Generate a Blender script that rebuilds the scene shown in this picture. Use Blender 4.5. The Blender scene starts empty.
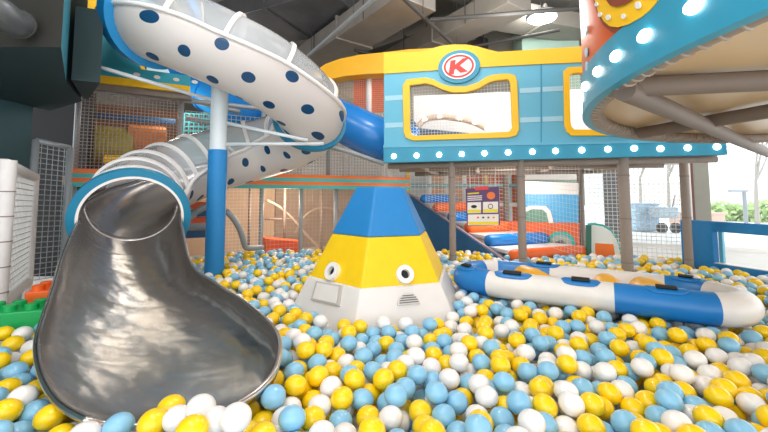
import bpy, bmesh, math, random
import numpy as np
from math import sin, cos, pi, radians, sqrt, atan2, hypot
from mathutils import Vector, Matrix
from mathutils.geometry import tessellate_polygon
from mathutils.bvhtree import BVHTree
random.seed(7)
SC = bpy.context.scene
COL = SC.collection

# ------------------------------------------------------------------ camera
F, PITCH, CAMZ = 370.0, radians(4.0), 1.25
YP = 195.0 - F * math.tan(PITCH)
cam = bpy.data.cameras.new('camera'); camo = bpy.data.objects.new('camera', cam); COL.objects.link(camo)
camo.location = (0, 0, CAMZ); camo.rotation_euler = (pi / 2 + PITCH, 0, 0)
cam.sensor_width = 36; cam.lens = 36 * F / 768; cam.shift_y = (YP - 216) / 768; cam.clip_start = 0.05; cam.clip_end = 300
SC.camera = camo

# ------------------------------------------------------------------ view, world, lights
SC.view_settings.view_transform = 'Standard'; SC.view_settings.look = 'None'
SC.view_settings.gamma = 1; SC.view_settings.use_curve_mapping = False
SC.view_settings.exposure = 0.45
w = bpy.data.worlds.new('world'); SC.world = w; w.use_nodes = True
w.node_tree.nodes['Background'].inputs[0].default_value = (0.93, 0.97, 1.0, 1)
w.node_tree.nodes['Background'].inputs[1].default_value = 2.0

def area(name, loc, size, power, rot=(0, 0, 0), color=(1, 1, 1), sy=None):
    l = bpy.data.lights.new(name, 'POINT'); l.energy = power; l.shadow_soft_size = size / 2; l.color = color
    o = bpy.data.objects.new(name, l); o.location = loc; o.rotation_euler = rot; COL.objects.link(o)
    return o
LIGHTS = [(-0.5, 0.6, 3.9, 60), (2.6, 6.2, 4.3, 60), (0.2, 3.0, 4.3, 75), (1.7, 4.6, 3.4, 55), (-1.6, 1.4, 4.1, 45), (-3.4, 6.5, 3.2, 40), (5.0, 2.5, 4.3, 40)]  # ceiling lamps, most without a fixture, plus fill added to brighten the deck interior
for (x, y, z, p) in LIGHTS:
    area('ceiling_lamp_and_fill', (x, y, z), 0.5, p, color=(1, 0.97, 0.93))
area('under_deck_fill', (1.6, 4.9, 1.3), 0.5, 22, color=(1, 0.97, 0.92))  # added fill without a fixture, brightens the deck underside
area('playframe_lower_fill', (-1.5, 5.6, 1.3), 0.5, 40, color=(1, 0.88, 0.74))  # added warm fill, no lamp there, lifts the lower storey
area('playframe_upper_fill', (-3.0, 5.2, 2.5), 0.4, 14, color=(1, 0.85, 0.66))  # added warm fill for the cage, no fixture behind it

# ------------------------------------------------------------------ helpers
def ray(px, py):
    cx = (px - 384) / F; cy = -(py - YP) / F
    return Vector((cx, cos(PITCH) - sin(PITCH) * cy, sin(PITCH) + cos(PITCH) * cy))
def at(px, py, Y):
    r = ray(px, py); t = Y / r.y
    return Vector((r.x * t, Y, CAMZ + r.z * t))
def gz(px, py, z):
    r = ray(px, py); t = (z - CAMZ) / r.z
    return Vector((r.x * t, r.y * t, z))
def proj(p):
    d = Vector(p) - Vector((0, 0, CAMZ))
    fw = cos(PITCH) * d.y + sin(PITCH) * d.z; up = -sin(PITCH) * d.y + cos(PITCH) * d.z
    return 384 + F * d.x / fw, YP - F * up / fw, fw

def lin(h):
    h = h.lstrip('#'); c = [int(h[i:i + 2], 16) / 255 for i in (0, 2, 4)]
    return tuple(v / 12.92 if v <= .04045 else ((v + .055) / 1.055) ** 2.4 for v in c) + (1,)
MATS = {}
def mat(name, color, rough=0.5, metal=0.0, var=0.06, scale=6.0, bump=0.0, emit=None, estr=0.0, coat=0.0, transl=0.0, spec=None):
    if name in MATS: return MATS[name]
    m = bpy.data.materials.new(name); m.use_nodes = True; nt = m.node_tree; b = nt.nodes['Principled BSDF']
    c = lin(color)
    tc = nt.nodes.new('ShaderNodeTexCoord'); nz = nt.nodes.new('ShaderNodeTexNoise'); nz.inputs['Scale'].default_value = scale
    nz.inputs['Detail'].default_value = 4
    nt.links.new(tc.outputs['Object'], nz.inputs['Vector'])
    mx = nt.nodes.new('ShaderNodeMix'); mx.data_type = 'RGBA'
    mx.inputs['A'].default_value = tuple(max(0, v * (1 - var * 2)) for v in c[:3]) + (1,)
    mx.inputs['B'].default_value = tuple(min(1, v * (1 + var)) for v in c[:3]) + (1,)
    nt.links.new(nz.outputs['Fac'], mx.inputs['Factor']); nt.links.new(mx.outputs['Result'], b.inputs['Base Color'])
    b.inputs['Roughness'].default_value = rough; b.inputs['Metallic'].default_value = metal
    if spec is not None: b.inputs['Specular IOR Level'].default_value = spec
    if coat: b.inputs['Coat Weight'].default_value = coat
    if bump:
        bp = nt.nodes.new('ShaderNodeBump'); bp.inputs['Strength'].default_value = bump; bp.inputs['Distance'].default_value = 0.01
        nt.links.new(nz.outputs['Fac'], bp.inputs['Height']); nt.links.new(bp.outputs['Normal'], b.inputs['Normal'])
    if emit:
        b.inputs['Emission Color'].default_value = lin(emit); b.inputs['Emission Strength'].default_value = estr
    if transl:
        tr = nt.nodes.new('ShaderNodeBsdfTranslucent'); nt.links.new(mx.outputs['Result'], tr.inputs['Color'])
        ms = nt.nodes.new('ShaderNodeMixShader'); ms.inputs[0].default_value = transl
        nt.links.new(b.outputs[0], ms.inputs[1]); nt.links.new(tr.outputs[0], ms.inputs[2])
        nt.links.new(ms.outputs[0], nt.nodes['Material Output'].inputs[0])
    MATS[name] = m
    return m
def clear_mat(name, color, opac=0.12, gl=0.5):
    if name in MATS: return MATS[name]
    m = bpy.data.materials.new(name); m.use_nodes = True; nt = m.node_tree; nt.nodes.remove(nt.nodes['Principled BSDF'])
    t = nt.nodes.new('ShaderNodeBsdfTransparent'); g = nt.nodes.new('ShaderNodeBsdfGlossy'); d = nt.nodes.new('ShaderNodeBsdfDiffuse')
    g.inputs['Roughness'].default_value = 0.12; d.inputs['Color'].default_value = lin(color); t.inputs['Color'].default_value = (0.93, 0.96, 0.98, 1)
    nz = nt.nodes.new('ShaderNodeTexNoise'); nz.inputs['Scale'].default_value = 5
    mr = nt.nodes.new('ShaderNodeMapRange'); mr.inputs[3].default_value = opac * .5; mr.inputs[4].default_value = opac * 1.5
    nt.links.new(nz.outputs['Fac'], mr.inputs[0])
    a = nt.nodes.new('ShaderNodeMixShader'); nt.links.new(mr.outputs[0], a.inputs[0])
    nt.links.new(t.outputs[0], a.inputs[1]); nt.links.new(d.outputs[0], a.inputs[2])
    fr = nt.nodes.new('ShaderNodeLayerWeight'); fr.inputs[0].default_value = gl * .5
    b = nt.nodes.new('ShaderNodeMixShader'); nt.links.new(fr.outputs['Fresnel'], b.inputs[0])
    nt.links.new(a.outputs[0], b.inputs[1]); nt.links.new(g.outputs[0], b.inputs[2])
    nt.links.new(b.outputs[0], nt.nodes['Material Output'].inputs[0])
    MATS[name] = m
    return m

class MB:
    def __init__(s): s.v = []; s.f = []; s.m = []; s.uv = None
    def add(s, vs, fs, mi=0):
        b = len(s.v); s.v += [tuple(v) for v in vs]; s.f += [tuple(i + b for i in f) for f in fs]; s.m += [mi] * len(fs); return s
    def box(s, c, size, rz=0, mi=0, M=None):
        hx, hy, hz = [q / 2 for q in size]
        vs = [Vector((x, y, z)) for x in (-hx, hx) for y in (-hy, hy) for z in (-hz, hz)]
        R = M if M is not None else Matrix.Rotation(rz, 3, 'Z')
        vs = [R @ v + Vector(c) for v in vs]
        return s.add(vs, [(0, 1, 3, 2), (4, 6, 7, 5), (0, 4, 5, 1), (2, 3, 7, 6), (0, 2, 6, 4), (1, 5, 7, 3)], mi)
    def tube(s, pts, r, n=12, mi=0, closed=False, cap=True, flat=1.0):
        pts = [Vector(p) for p in pts]; N = len(pts); rs = r if isinstance(r, (list, tuple)) else [r] * N
        rings = []; up = None
        for i, p in enumerate(pts):
            if closed: t = (pts[(i + 1) % N] - pts[i - 1])
            else: t = pts[min(i + 1, N - 1)] - pts[max(i - 1, 0)]
            t.normalize()
            if up is None: up = Vector((0, 0, 1)) if abs(t.z) < .95 else Vector((1, 0, 0))
            a = t.cross(up).normalized(); b = a.cross(t).normalized()
            if not closed: up = b
            rings.append([p + rs[i] * (cos(2 * pi * k / n) * a + flat * sin(2 * pi * k / n) * b) for k in range(n)])
        vs = [v for rg in rings for v in rg]; fs = []; ms = []
        for i in range(N if closed else N - 1):
            j = (i + 1) % N
            for k in range(n):
                fs.append((i * n + k, i * n + (k + 1) % n, j * n + (k + 1) % n, j * n + k)); ms.append(mi[i] if isinstance(mi, list) else mi)
        if cap and not closed:
            fs.append(tuple(range(n - 1, -1, -1))); fs.append(tuple((N - 1) * n + k for k in range(n)))
            ms += [ms[0], ms[-1]]
        b0 = len(s.v); s.v += [tuple(v) for v in vs]; s.f += [tuple(i + b0 for i in f) for f in fs]; s.m += ms
        return s
    def cyl(s, a, b, r, n=16, mi=0, r2=None): return s.tube([a, b], [r, r if r2 is None else r2], n, mi)
    def prism(s, outer, P, o0, o1, holes=(), mi=0):
        """polygon (u, z) in plane P between offsets o0 (back) and o1 (front, towards the pit)"""
        loops = [list(outer)] + [list(h) for h in holes]
        flat = [q for l in loops for q in l]
        tris = tessellate_polygon([[Vector((q[0], q[1], 0)) for q in l] for l in loops])
        n = len(flat); vs = [P.pt(u, z, o1) for u, z in flat] + [P.pt(u, z, o0) for u, z in flat]
        fs = [tuple(t) for t in tris] + [tuple(i + n for i in reversed(t)) for t in tris]
        b = 0
        for l in loops:
            m = len(l)
            for i in range(m):
                j = (i + 1) % m; fs.append((b + i, b + j, b + j + n, b + i + n))
            b += m
        return s.add(vs, fs, mi)
    def build(s, name, mats, parent=None, smooth=False, bevel=0, solid=0, auto=False):
        me = bpy.data.meshes.new(name); me.from_pydata(s.v, [], s.f)
        if not isinstance(mats, (list, tuple)): mats = [mats]
        for m in mats: me.materials.append(m)
        me.polygons.foreach_set('material_index', s.m)
        if s.uv is not None:
            ul = me.uv_layers.new(name='uv')
            for lp in me.loops: ul.data[lp.index].uv = s.uv[lp.vertex_index]
        bm = bmesh.new(); bm.from_mesh(me); bmesh.ops.recalc_face_normals(bm, faces=bm.faces); bm.to_mesh(me); bm.free()
        if smooth or auto: me.polygons.foreach_set('use_smooth', [True] * len(me.polygons))
        o = bpy.data.objects.new(name, me); COL.objects.link(o)
        if auto: me.set_sharp_from_angle(angle=radians(35))
        if solid:
            m = o.modifiers.new('s', 'SOLIDIFY'); m.thickness = solid; m.offset = 0
        if bevel:
            m = o.modifiers.new('b', 'BEVEL'); m.width = bevel; m.segments = 2; m.limit_method = 'ANGLE'
        if parent is not None:
            o.parent = parent; o.matrix_parent_inverse = Matrix.Translation(parent.location).inverted()
        return o

class Plane:
    def __init__(s, a, b):
        s.a = Vector((a[0], a[1])); b = Vector((b[0], b[1])); s.len = (b - s.a).length; s.e = (b - s.a) / s.len
        s.n = Vector((s.e.y, -s.e.x))
        if s.n.dot(-s.a) < 0: s.n = -s.n
        s.ang = atan2(s.e.y, s.e.x)
    def pt(s, u, z, off=0):
        q = s.a + s.e * u + s.n * off; return Vector((q.x, q.y, z))
    def px(s, x, y):
        r = ray(x, y); t = s.a.dot(s.n) / (r.x * s.n.x + r.y * s.n.y)
        q = Vector((r.x * t, r.y * t)) - s.a
        return (q.dot(s.e), CAMZ + r.z * t)
    def poly(s, pts): return [s.px(*p) for p in pts]

def tag(o, label, cat=None, group=None, kind=None):
    if label: o['label'] = label
    if cat: o['category'] = cat
    if group: o['group'] = group
    if kind: o['kind'] = kind
    return o
def thing(name, label, cat, loc=(0, 0, 0), group=None):
    o = bpy.data.objects.new(name, None); COL.objects.link(o); o.location = loc; o.empty_display_size = 0.1
    return tag(o, label, cat, group)
def struct(o): o['kind'] = 'structure'; return o
def catmull(P, n=8, closed=False):
    P = [Vector(p) for p in P]; N = len(P); out = []
    for i in range(N if closed else N - 1):
        g = (lambda k: P[k % N]) if closed else (lambda k: P[max(0, min(N - 1, k))])
        a, b, c, d = g(i - 1), g(i), g(i + 1), g(i + 2)
        for k in range(n):
            t = k / n
            out.append(.5 * ((2 * b) + (c - a) * t + (2 * a - 5 * b + 4 * c - d) * t * t + (-a + 3 * b - 3 * c + d) * t ** 3))
    if not closed: out.append(P[-1])
    return out
def net(mb, p00, p10, p11, p01, sp=0.05, th=0.0035, mi=0):
    p00, p10, p11, p01 = map(Vector, (p00, p10, p11, p01))
    L = ((p10 - p00).length + (p11 - p01).length) / 2; H = ((p01 - p00).length + (p11 - p10).length) / 2
    nu, nv = max(2, round(L / sp)), max(2, round(H / sp))
    for i in range(nu + 1):
        t = i / nu; mb.tube([p00.lerp(p10, t), p01.lerp(p11, t)], th, 4, mi, cap=False)
    for j in range(nv + 1):
        t = j / nv; mb.tube([p00.lerp(p01, t), p10.lerp(p11, t)], th, 4, mi, cap=False)
    return mb
def ellipse(cu, cz, ru, rz, n=32, a0=0, a1=2 * pi, end=False):
    return [(cu + ru * cos(a0 + (a1 - a0) * k / n), cz + rz * sin(a0 + (a1 - a0) * k / n)) for k in range(n + (1 if end else 0))]

# ------------------------------------------------------------------ materials
M_floor = mat('pit_floor', '#e4e0da', .7)
M_ceil = mat('ceiling_paint', '#8f8b84', .9, bump=.3)
M_duct = mat('galvanised_duct', '#8b857d', .45, .2, .15, 3)
M_pipe_d = mat('dark_pipe', '#3c3b3a', .6, .2)
M_dark = mat('dark_teal_paint', '#1e3539', .6, var=.12, scale=2)
M_darkgrey = mat('bulkhead_grey', '#25231e', .8, var=.12, scale=2)
M_bulk_lit = mat('bulkhead_lit_face', '#2d7f93', .6)  # brighter cyan puts the light on the bulkhead's narrow face into its colour
M_tap = mat('taupe_padding', '#95877d', .65, bump=.15, scale=30)
M_taped = mat('taupe_dark', '#857a72', .7)
M_under = mat('underside_board', '#b39878', .75, var=.1, scale=2)
M_under2 = mat('round_underside_board', '#dcbf98', .3, var=.08, scale=3)
M_cyan = mat('cyan_panel', '#62b3cf', .4, var=.03)
M_cyand = mat('cyan_band', '#2f93b3', .4, var=.04)
M_cyanl = mat('pale_blue_stripe', '#9fd0e2', .4)
M_yel = mat('yellow_panel', '#f9c31c', .4, var=.03)
M_ora = mat('orange_panel', '#f4782a', .45)
M_red = mat('red_paint', '#e8362f', .45)
M_orared = mat('orange_red_panel', '#d3552c', .4, var=.08, scale=3)
M_brown = mat('brown_paint', '#8a3d24', .5)
M_white = mat('white_plastic', '#ebe7e4', .35, var=.02)
M_blue = mat('blue_vinyl', '#1f87c9', .4, var=.04, bump=.1)
M_bluef = mat('blue_vinyl_pad', '#1b83c4', .55, var=.05, bump=.2, scale=20)
M_bluet = mat('blue_tube_plastic', '#1f7fd0', .25, var=.05)
M_fl = mat('dark_cyan_flange', '#1f7fa3', .35)
M_navy = mat('navy', '#1f4f7c', .4)
M_black = mat('black_rubber', '#151515', .6)
M_net = mat('net_cord_white', '#e4e2de', .7)
M_netg = mat('net_cord_grey', '#a9adb0', .7)
M_nett = mat('net_cord_teal', '#5fc2cf', .7)
M_nety = mat('net_cord_tan', '#c9b09a', .7)
M_wpad = mat('white_padding', '#dedad8', .6, bump=.2, scale=25)
M_gpad = mat('grey_pipe', '#9ea4a8', .5, .2)
M_glow = mat('bulb_glow', '#ffffff', .4, emit='#fff6ea', estr=6)
M_glow2 = mat('lamp_glow', '#ffffff', .4, emit='#fffaf2', estr=14)
M_clear = clear_mat('clear_dome', '#f4f8fb', .30, .22)
M_glass = clear_mat('window_glass', '#ffffff', .04, .25)
M_vinyl = clear_mat('milky_vinyl', '#f4f4f4', .85, .2)
M_plum = mat('poster_purple', '#5d3a6a', .5)
M_green = mat('green_plastic', '#12a557', .4)
M_orab = mat('orange_plastic', '#f3681f', .4)
M_beige = mat('beige_tarp', '#d9bda1', .8, var=.1)
M_teal = mat('teal_edge', '#2fa9a3', .5)

def steel():
    m = bpy.data.materials.new('brushed_steel'); m.use_nodes = True; nt = m.node_tree; b = nt.nodes['Principled BSDF']
    b.inputs['Metallic'].default_value = 1; b.inputs['Base Color'].default_value = (.62, .585, .56, 1)
    uv = nt.nodes.new('ShaderNodeUVMap'); mp = nt.nodes.new('ShaderNodeMapping'); mp.inputs['Scale'].default_value = (1.6, .12, 1)
    nz = nt.nodes.new('ShaderNodeTexNoise'); nz.inputs['Scale'].default_value = 22; nz.inputs['Detail'].default_value = 5
    nt.links.new(uv.outputs[0], mp.inputs[0]); nt.links.new(mp.outputs[0], nz.inputs['Vector'])
    n2 = nt.nodes.new('ShaderNodeTexNoise'); n2.inputs['Scale'].default_value = 2.2; n2.inputs['Detail'].default_value = 3
    nt.links.new(uv.outputs[0], n2.inputs['Vector'])
    mr = nt.nodes.new('ShaderNodeMapRange'); mr.inputs[3].default_value = .16; mr.inputs[4].default_value = .30
    nt.links.new(nz.outputs['Fac'], mr.inputs[0]); nt.links.new(mr.outputs[0], b.inputs['Roughness'])
    
    bp = nt.nodes.new('ShaderNodeBump'); bp.inputs['Strength'].default_value = .6; bp.inputs['Distance'].default_value = .03
    b.inputs['Anisotropic'].default_value = .6; tn = nt.nodes.new('ShaderNodeTangent'); tn.direction_type = 'UV_MAP'; nt.links.new(tn.outputs[0], b.inputs['Tangent'])
    nt.links.new(n2.outputs['Fac'], bp.inputs['Height']); nt.links.new(bp.outputs['Normal'], b.inputs['Normal'])
    return m
M_steel = steel()
M_steelr = mat('steel_rim', '#c9c2bd', .25, 1.0)

def dotted():
    m = bpy.data.materials.new('white_plastic_with_blue_dots'); m.use_nodes = True; nt = m.node_tree; b = nt.nodes['Principled BSDF']
    b.inputs['Roughness'].default_value = .3
    L = nt.links.new; N = nt.nodes.new
    uv = N('ShaderNodeUVMap'); vals = []
    for sh in ((0, 0), (.5, .5)):
        mp = N('ShaderNodeMapping'); mp.inputs['Scale'].default_value = (1 / .50, 1 / .36, 1); mp.inputs['Location'].default_value = (sh[0] + .2, sh[1] + .12, 0)
        fr = N('ShaderNodeVectorMath'); fr.operation = 'FRACTION'; sb = N('ShaderNodeVectorMath'); sb.operation = 'SUBTRACT'; sb.inputs[1].default_value = (.5, .5, 0)
        sc = N('ShaderNodeVectorMath'); sc.operation = 'MULTIPLY'; sc.inputs[1].default_value = (.50, .36, 0)
        ln = N('ShaderNodeVectorMath'); ln.operation = 'LENGTH'
        L(uv.outputs[0], mp.inputs[0]); L(mp.outputs[0], fr.inputs[0]); L(fr.outputs[0], sb.inputs[0]); L(sb.outputs[0], sc.inputs[0]); L(sc.outputs[0], ln.inputs[0])
        vals.append(ln)
    mn = N('ShaderNodeMath'); mn.operation = 'MINIMUM'; L(vals[0].outputs['Value'], mn.inputs[0]); L(vals[1].outputs['Value'], mn.inputs[1])
    lt = N('ShaderNodeMath'); lt.operation = 'LESS_THAN'; lt.inputs[1].default_value = .051; L(mn.outputs[0], lt.inputs[0])
    mx = N('ShaderNodeMix'); mx.data_type = 'RGBA'; mx.inputs['A'].default_value = lin('#eae4e0'); mx.inputs['B'].default_value = lin('#1c527e')
    L(lt.outputs[0], mx.inputs['Factor']); L(mx.outputs['Result'], b.inputs['Base Color'])
    tr = N('ShaderNodeBsdfTranslucent'); L(mx.outputs['Result'], tr.inputs['Color'])
    ms = N('ShaderNodeMixShader'); ms.inputs[0].default_value = .35
    L(b.outputs[0], ms.inputs[1]); L(tr.outputs[0], ms.inputs[2]); L(ms.outputs[0], nt.nodes['Material Output'].inputs[0])
    return m
M_dots = dotted()

# ================================================================== SETTING
FZ = 0.30          # pit floor, under the balls
SURF = 0.50        # top of the balls
struct(MB().box((1.0, 4.0, FZ - .05), (13, 10.5, .1)).build('floor', M_floor))
struct(MB().box((1.0, 4.25, 5.05), (14, 12, .1)).build('ceiling', M_ceil))
struct(MB().box((-3.66, 1.25, 2.65), (.1, 5.0, 4.7)).build('wall_left', mat('left_wall_paint', '#3b5f66', .6, var=.2, scale=1.2)))
M_back = mat('back_wall_paint', '#cfc6b8', .8, var=.15, scale=.7)
struct(MB().box((-.9, 9.55, 2.65), (8.0, .1, 4.7)).build('wall_back', M_back))

struct(MB().box((-4.75, 7.0, 2.65), (.1, 5.2, 4.7)).build('wall_far_left', mat('far_left_wall', '#5a554f', .8)))
# dark bulkhead on the left: a faceted box hanging above the fence
def vprism(mb, poly, z0, z1, mi=0, mis=None, top=0, bot=0):
    n = len(poly); vs = [(x, y, z0) for x, y in poly] + [(x, y, z1) for x, y in poly]
    mb.add(vs, [tuple(range(n))], bot); b = len(mb.v) - 2 * n
    mb.f.append(tuple(b + n + i for i in range(n))); mb.m.append(top)
    for i in range(n):
        j = (i + 1) % n; mb.f.append((b + i, b + j, b + j + n, b + i + n)); mb.m.append(mis[i] if mis else mi)
mb = MB()
vprism(mb, [(-3.6, 2.2), (-1.97, 2.2), (-2.54, 2.9), (-2.9, 3.5), (-3.6, 3.93)], 2.15, 3.6, mis=[0, 1, 2, 2, 2], bot=2)
struct(mb.build('ceiling_bulkhead', [M_darkgrey, M_bulk_lit, M_dark]))
mb = MB(); vprism(mb, [(-2.5, 2.9), (-2.33, 2.98), (-2.86, 3.52), (-2.87, 3.47)], 2.17, 2.78)
struct(mb.build('ceiling_bulkhead_fin', M_dark))
# lower dark wall that closes off the corner behind the bulkhead
struct(MB().box((-4.1, 4.45, 2.65), (1.1, .08, 4.7)).build('wall_corner', mat('near_black', '#0b0d0e', .8)))

# right hand glazed wall: columns, sill and glass towards the street
RW = Plane((2.2, 8.6), (7.4, 5.6))
mb = MB(); mb.prism([(0, .2), (RW.len, .2), (RW.len, .36), (0, .36)], RW, -.1, .1)
struct(mb.build('trim_window_sill', mat('sill_white', '#eceae6', .6)))
mb = MB(); mb.prism([(-.5, 3.2), (RW.len, 3.2), (RW.len, 5), (-.5, 5)], RW, -.1, .1)
struct(mb.build('wall_right', mat('right_wall', '#9b9a92', .8)))
a = RW.px(700, 200)[0]
mb = MB(); mb.prism([(a - .10, .36), (a + .12, .36), (a + .12, 3.2), (a - .10, 3.2)], RW, -.18, .12)
struct(mb.build('window_1_column', mat('olive_column', '#8f8d83', .7)))
mb = MB(); mb.prism([(a - .26, .36), (a - .10, .36), (a - .10, 3.2), (a - .26, 3.2)], RW, -.1, .14)
struct(mb.build('window_1_frame', mat('brown_mullion', '#6b4034', .5)))
for k, u in enumerate((RW.px(611, 200)[0], RW.px(580, 200)[0] - .9)):
    mb = MB(); mb.prism([(u - .12, .36), (u + .12, .36), (u + .12, 3.2), (u - .12, 3.2)], RW, -.1, .1)
    struct(mb.build('window_%d_mullion' % (k + 2), mat('grey_mullion', '#6d7076', .6)))
mb = MB(); mb.prism([(-.5, .36), (RW.len, .36), (RW.len, 3.2), (-.5, 3.2)], RW, -.01, .01)
struct(mb.build('window_1', M_glass))
# outside
struct(MB().box((9, 30, .19), (70, 50, .1)).build('ground', mat('pale_concrete', '#f0eeea', .9, scale=.3)))
def tree(px, Y, h, crown, label, name='street_tree', leafc='#8fae63', n=260, seed=1, bare=False):
    rnd = random.Random(seed); g = at(px, 200, Y); x = g.x
    t = thing(name, label, 'tree', (x, Y, .24))
    mb = MB(); tips = []
    def br(p, d, L, r, lev):
        q = p + d * L; mb.tube([p, (p + q) / 2 + Vector((rnd.uniform(-.03, .03), 0, 0)), q], [r, r * .8, r * .6], 6)
        if lev == 0: tips.append(q); return
        for _ in range(3):
            nd = (d + Vector((rnd.uniform(-.8, .8), rnd.uniform(-.8, .8), rnd.uniform(-.1, .5)))).normalized(); br(q, nd, L * .68, r * .6, lev - 1)
    br(Vector((x, Y, .24)), Vector((0.03, 0, 1)), h * .4, h * .02, 3)
    mb.build('trunk', mat('tree_bark', '#a39b92', .9), t)
    lf = MB()
    for i in range(n):
        c = rnd.choice(tips) + Vector([rnd.gauss(0, crown) for _ in range(3)]); s = h * .035
        a = Vector([rnd.uniform(-1, 1) for _ in range(3)]).normalized(); b = a.orthogonal().normalized()
        lf.add([c - a * s, c - b * s * .6, c + a * s, c + b * s * .6], [(0, 1, 2, 3)])
    lf.build('crown', mat('leaves_' + leafc[1:], leafc, .8), t)
    return t
tree(756, 13, 3.8, .12, 'thin bare-branched street tree beyond the glass', leafc='#b9b37e', n=90, seed=3)
tree(668, 17, 4.5, .3, 'pale tree outside behind the white net', leafc='#c6cfae', n=220, seed=5)
tree(640, 20, 4.8, .4, 'farthest pale tree outside, beside the mullion', leafc='#cbd3b8', n=220, seed=6)
def bush(px, Y, r, label, seed, c='#b3cc85'):
    rnd = random.Random(seed); g = at(px, 200, Y); mb = MB()
    for i in range(420):
        d = Vector([rnd.gauss(0, 1) for _ in range(3)]).normalized() * r * rnd.uniform(.6, 1); d.z = abs(d.z) * .8
        q = Vector((g.x, Y, .24)) + d; a = Vector([rnd.uniform(-1, 1) for _ in range(3)]).normalized(); b = a.orthogonal().normalized(); s = r * .14
        mb.add([q - a * s, q - b * s * .6, q + a * s, q + b * s * .6], [(0, 1, 2, 3)])
    mb.tube([(g.x, Y, .24), (g.x, Y, .24 + r * .7)], r * .06, 6)
    tag(mb.build('roadside_shrub', mat('leaves_' + c[1:], c, .8)), label, 'shrub', 'shrubs outside the window')
bush(719, 15, .95, 'bright green shrub outside between brown column and lamp post', 2)
bush(763, 14.2, 1.05, 'green shrub outside to the right of the street lamp', 4)
bush(735, 16.5, .8, 'low shrub behind the base of the street lamp', 8, '#a9c079')
t = thing('street_lamp', 'grey street lamp post standing outside between the shrubs', 'lamp', tuple(at(744, 235, 12).xy) + (.24,))
p = at(744, 191, 12)
MB().tube([(p.x, 12, .24), (p.x, 12, p.z)], .055, 8).build('pole', mat('lamp_grey', '#8b8f92', .5), t)
MB().box((p.x - .2, 12, p.z), (.55, .14, .06)).build('lamp_head', mat('lamp_grey', '#8b8f92', .5), t)
def bld(px0, px1, y1, Y, label, c, name='distant_building'):
    a, b = at(px0, 195, Y), at(px1, 195, Y); z = at(px0, y1, Y).z
    t = thing(name, label, 'building', ((a.x + b.x) / 2, Y, .24)); w = b.x - a.x
    MB().box(((a.x + b.x) / 2, Y + 1.5, (z + .24) / 2), (w, 3, z - .24)).build('wall', mat('building_' + c[1:], c, .9), t)
    n = max(2, int(w / 1.6))
    for i in range(n):
        for zz in ([1.6] if z < 4 else [1.6, 4.2, 6.8]):
            if zz + 1 < z: MB().box((a.x + (i + .5) * w / n, Y, zz), (w / n * .5, .1, 1.0)).build('window', mat('far_window', '#cfd9de', .3), t)
bld(590, 632, 168, 34, 'pale grey apartment block far outside behind the nets', '#e3e1de')
bld(650, 700, 182, 38, 'low cream building far outside beyond the road', '#ece6dc')
bld(715, 790, 176, 42, 'wide pale building far outside behind street lamp', '#eeece8')
# blue hoarding and parked cart outside behind the net
mb = MB(); a, b = at(632, 230, 10.5), at(655, 230, 10.5); mb.box(((a.x + b.x) / 2, 10.5, .62), (b.x - a.x, .4, .72))
mb.box(((a.x + b.x) / 2, 10.5, 1.0), (b.x - a.x + .06, .44, .05))
tag(mb.build('street_container', mat('pale_blue_box', '#a9c8dd', .6), bevel=.02), 'pale blue container standing outside, seen through white net', 'container')
t = thing('parked_cart', 'small grey parked cart outside beside the blue container', 'cart', tuple(at(664, 230, 10).xy) + (.24,))
c = at(664, 230, 10)
MB().box((c.x, 10, .78), (.55, .4, .3)).build('body', mat('cart_grey', '#9fb0ba', .5), t, bevel=.03)
for sx in (-.18, .18): MB().tube([(c.x + sx, 9.8, .38), (c.x + sx, 9.86, .38)], .14, 14).build('wheel', M_black, t)
MB().tube([(c.x + .25, 10, .9), (c.x + .35, 10, 1.25)], .02, 6).build('handle', M_taped, t)
mb = MB(); a, b = at(672, 223, 11.5), at(722, 223, 11.5)
mb.box(((a.x + b.x) / 2, 11.5, .5), (b.x - a.x, .25, .3)); mb.box(((a.x + b.x) / 2, 11.5, .68), (b.x - a.x + .1, .32, .06))
tag(mb.build('planter_wall', mat('terracotta_pale', '#d8b3a2', .8), bevel=.02), 'low pinkish planter wall outside across the white ground', 'wall')

# ------------------------------------------------------------------ ceiling services
def duct(name, p, q, w, h, label, m=M_duct, flanges=True, grp='ceiling ducts'):
    p, q = Vector(p), Vector(q); d = (q - p); L = d.length; d.normalize(); ang = atan2(d.y, d.x)
    t = thing(name, label, 'duct', tuple((p + q) / 2), grp)
    MB().box((p + q) / 2, (L, w, h), ang).build('casing', m, t, bevel=.01)
    if flanges:
        n = max(2, int(L / 1.2))
        for i in range(1, n): MB().box(p + d * (L * i / n), (.04, w + .06, h + .06), ang).build('flange', m, t)
        for i in (.5, n - .5):
            c = p + d * (L * i / n)
            for s in (-1, 1):
                o = Vector((-d.y, d.x, 0)) * s * (w / 2 + .02); MB().tube([c + o + Vector((0, 0, -h / 2)), Vector((c.x + o.x, c.y + o.y, 4.99))], .008, 5).build('hanger', M_pipe_d, t)
    return t
def cz(x, y, z): return tuple(gz(x, y, z))
duct('ventilation_duct', cz(312, 60, 4.1), cz(418, -8, 4.1), .7, .35, 'long grey duct running diagonally from above the slide')
duct('ventilation_duct', cz(392, 62, 4.1), cz(520, -2, 4.1), .55, .3, 'grey duct running above the round red logo')
duct('ventilation_duct', cz(330, 75, 4.5), cz(470, 28, 4.5), .5, .3, 'low far duct above the yellow arch', m=mat('duct_dark', '#5f5c59', .5, .4, .15, 3))
duct('ventilation_duct', cz(190, 40, 4.5), cz(352, 0, 4.5), 1.3, .35, 'wide foil-wrapped dark duct above the spiral slide', m=mat('foil_dark', '#6c6d70', .4, .5, .3, 2.0, bump=1.0))
duct('ventilation_duct', cz(470, 10, 4.5), cz(640, 40, 4.5), .6, .3, 'broad pale duct beside the bright ceiling lamp')
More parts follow.
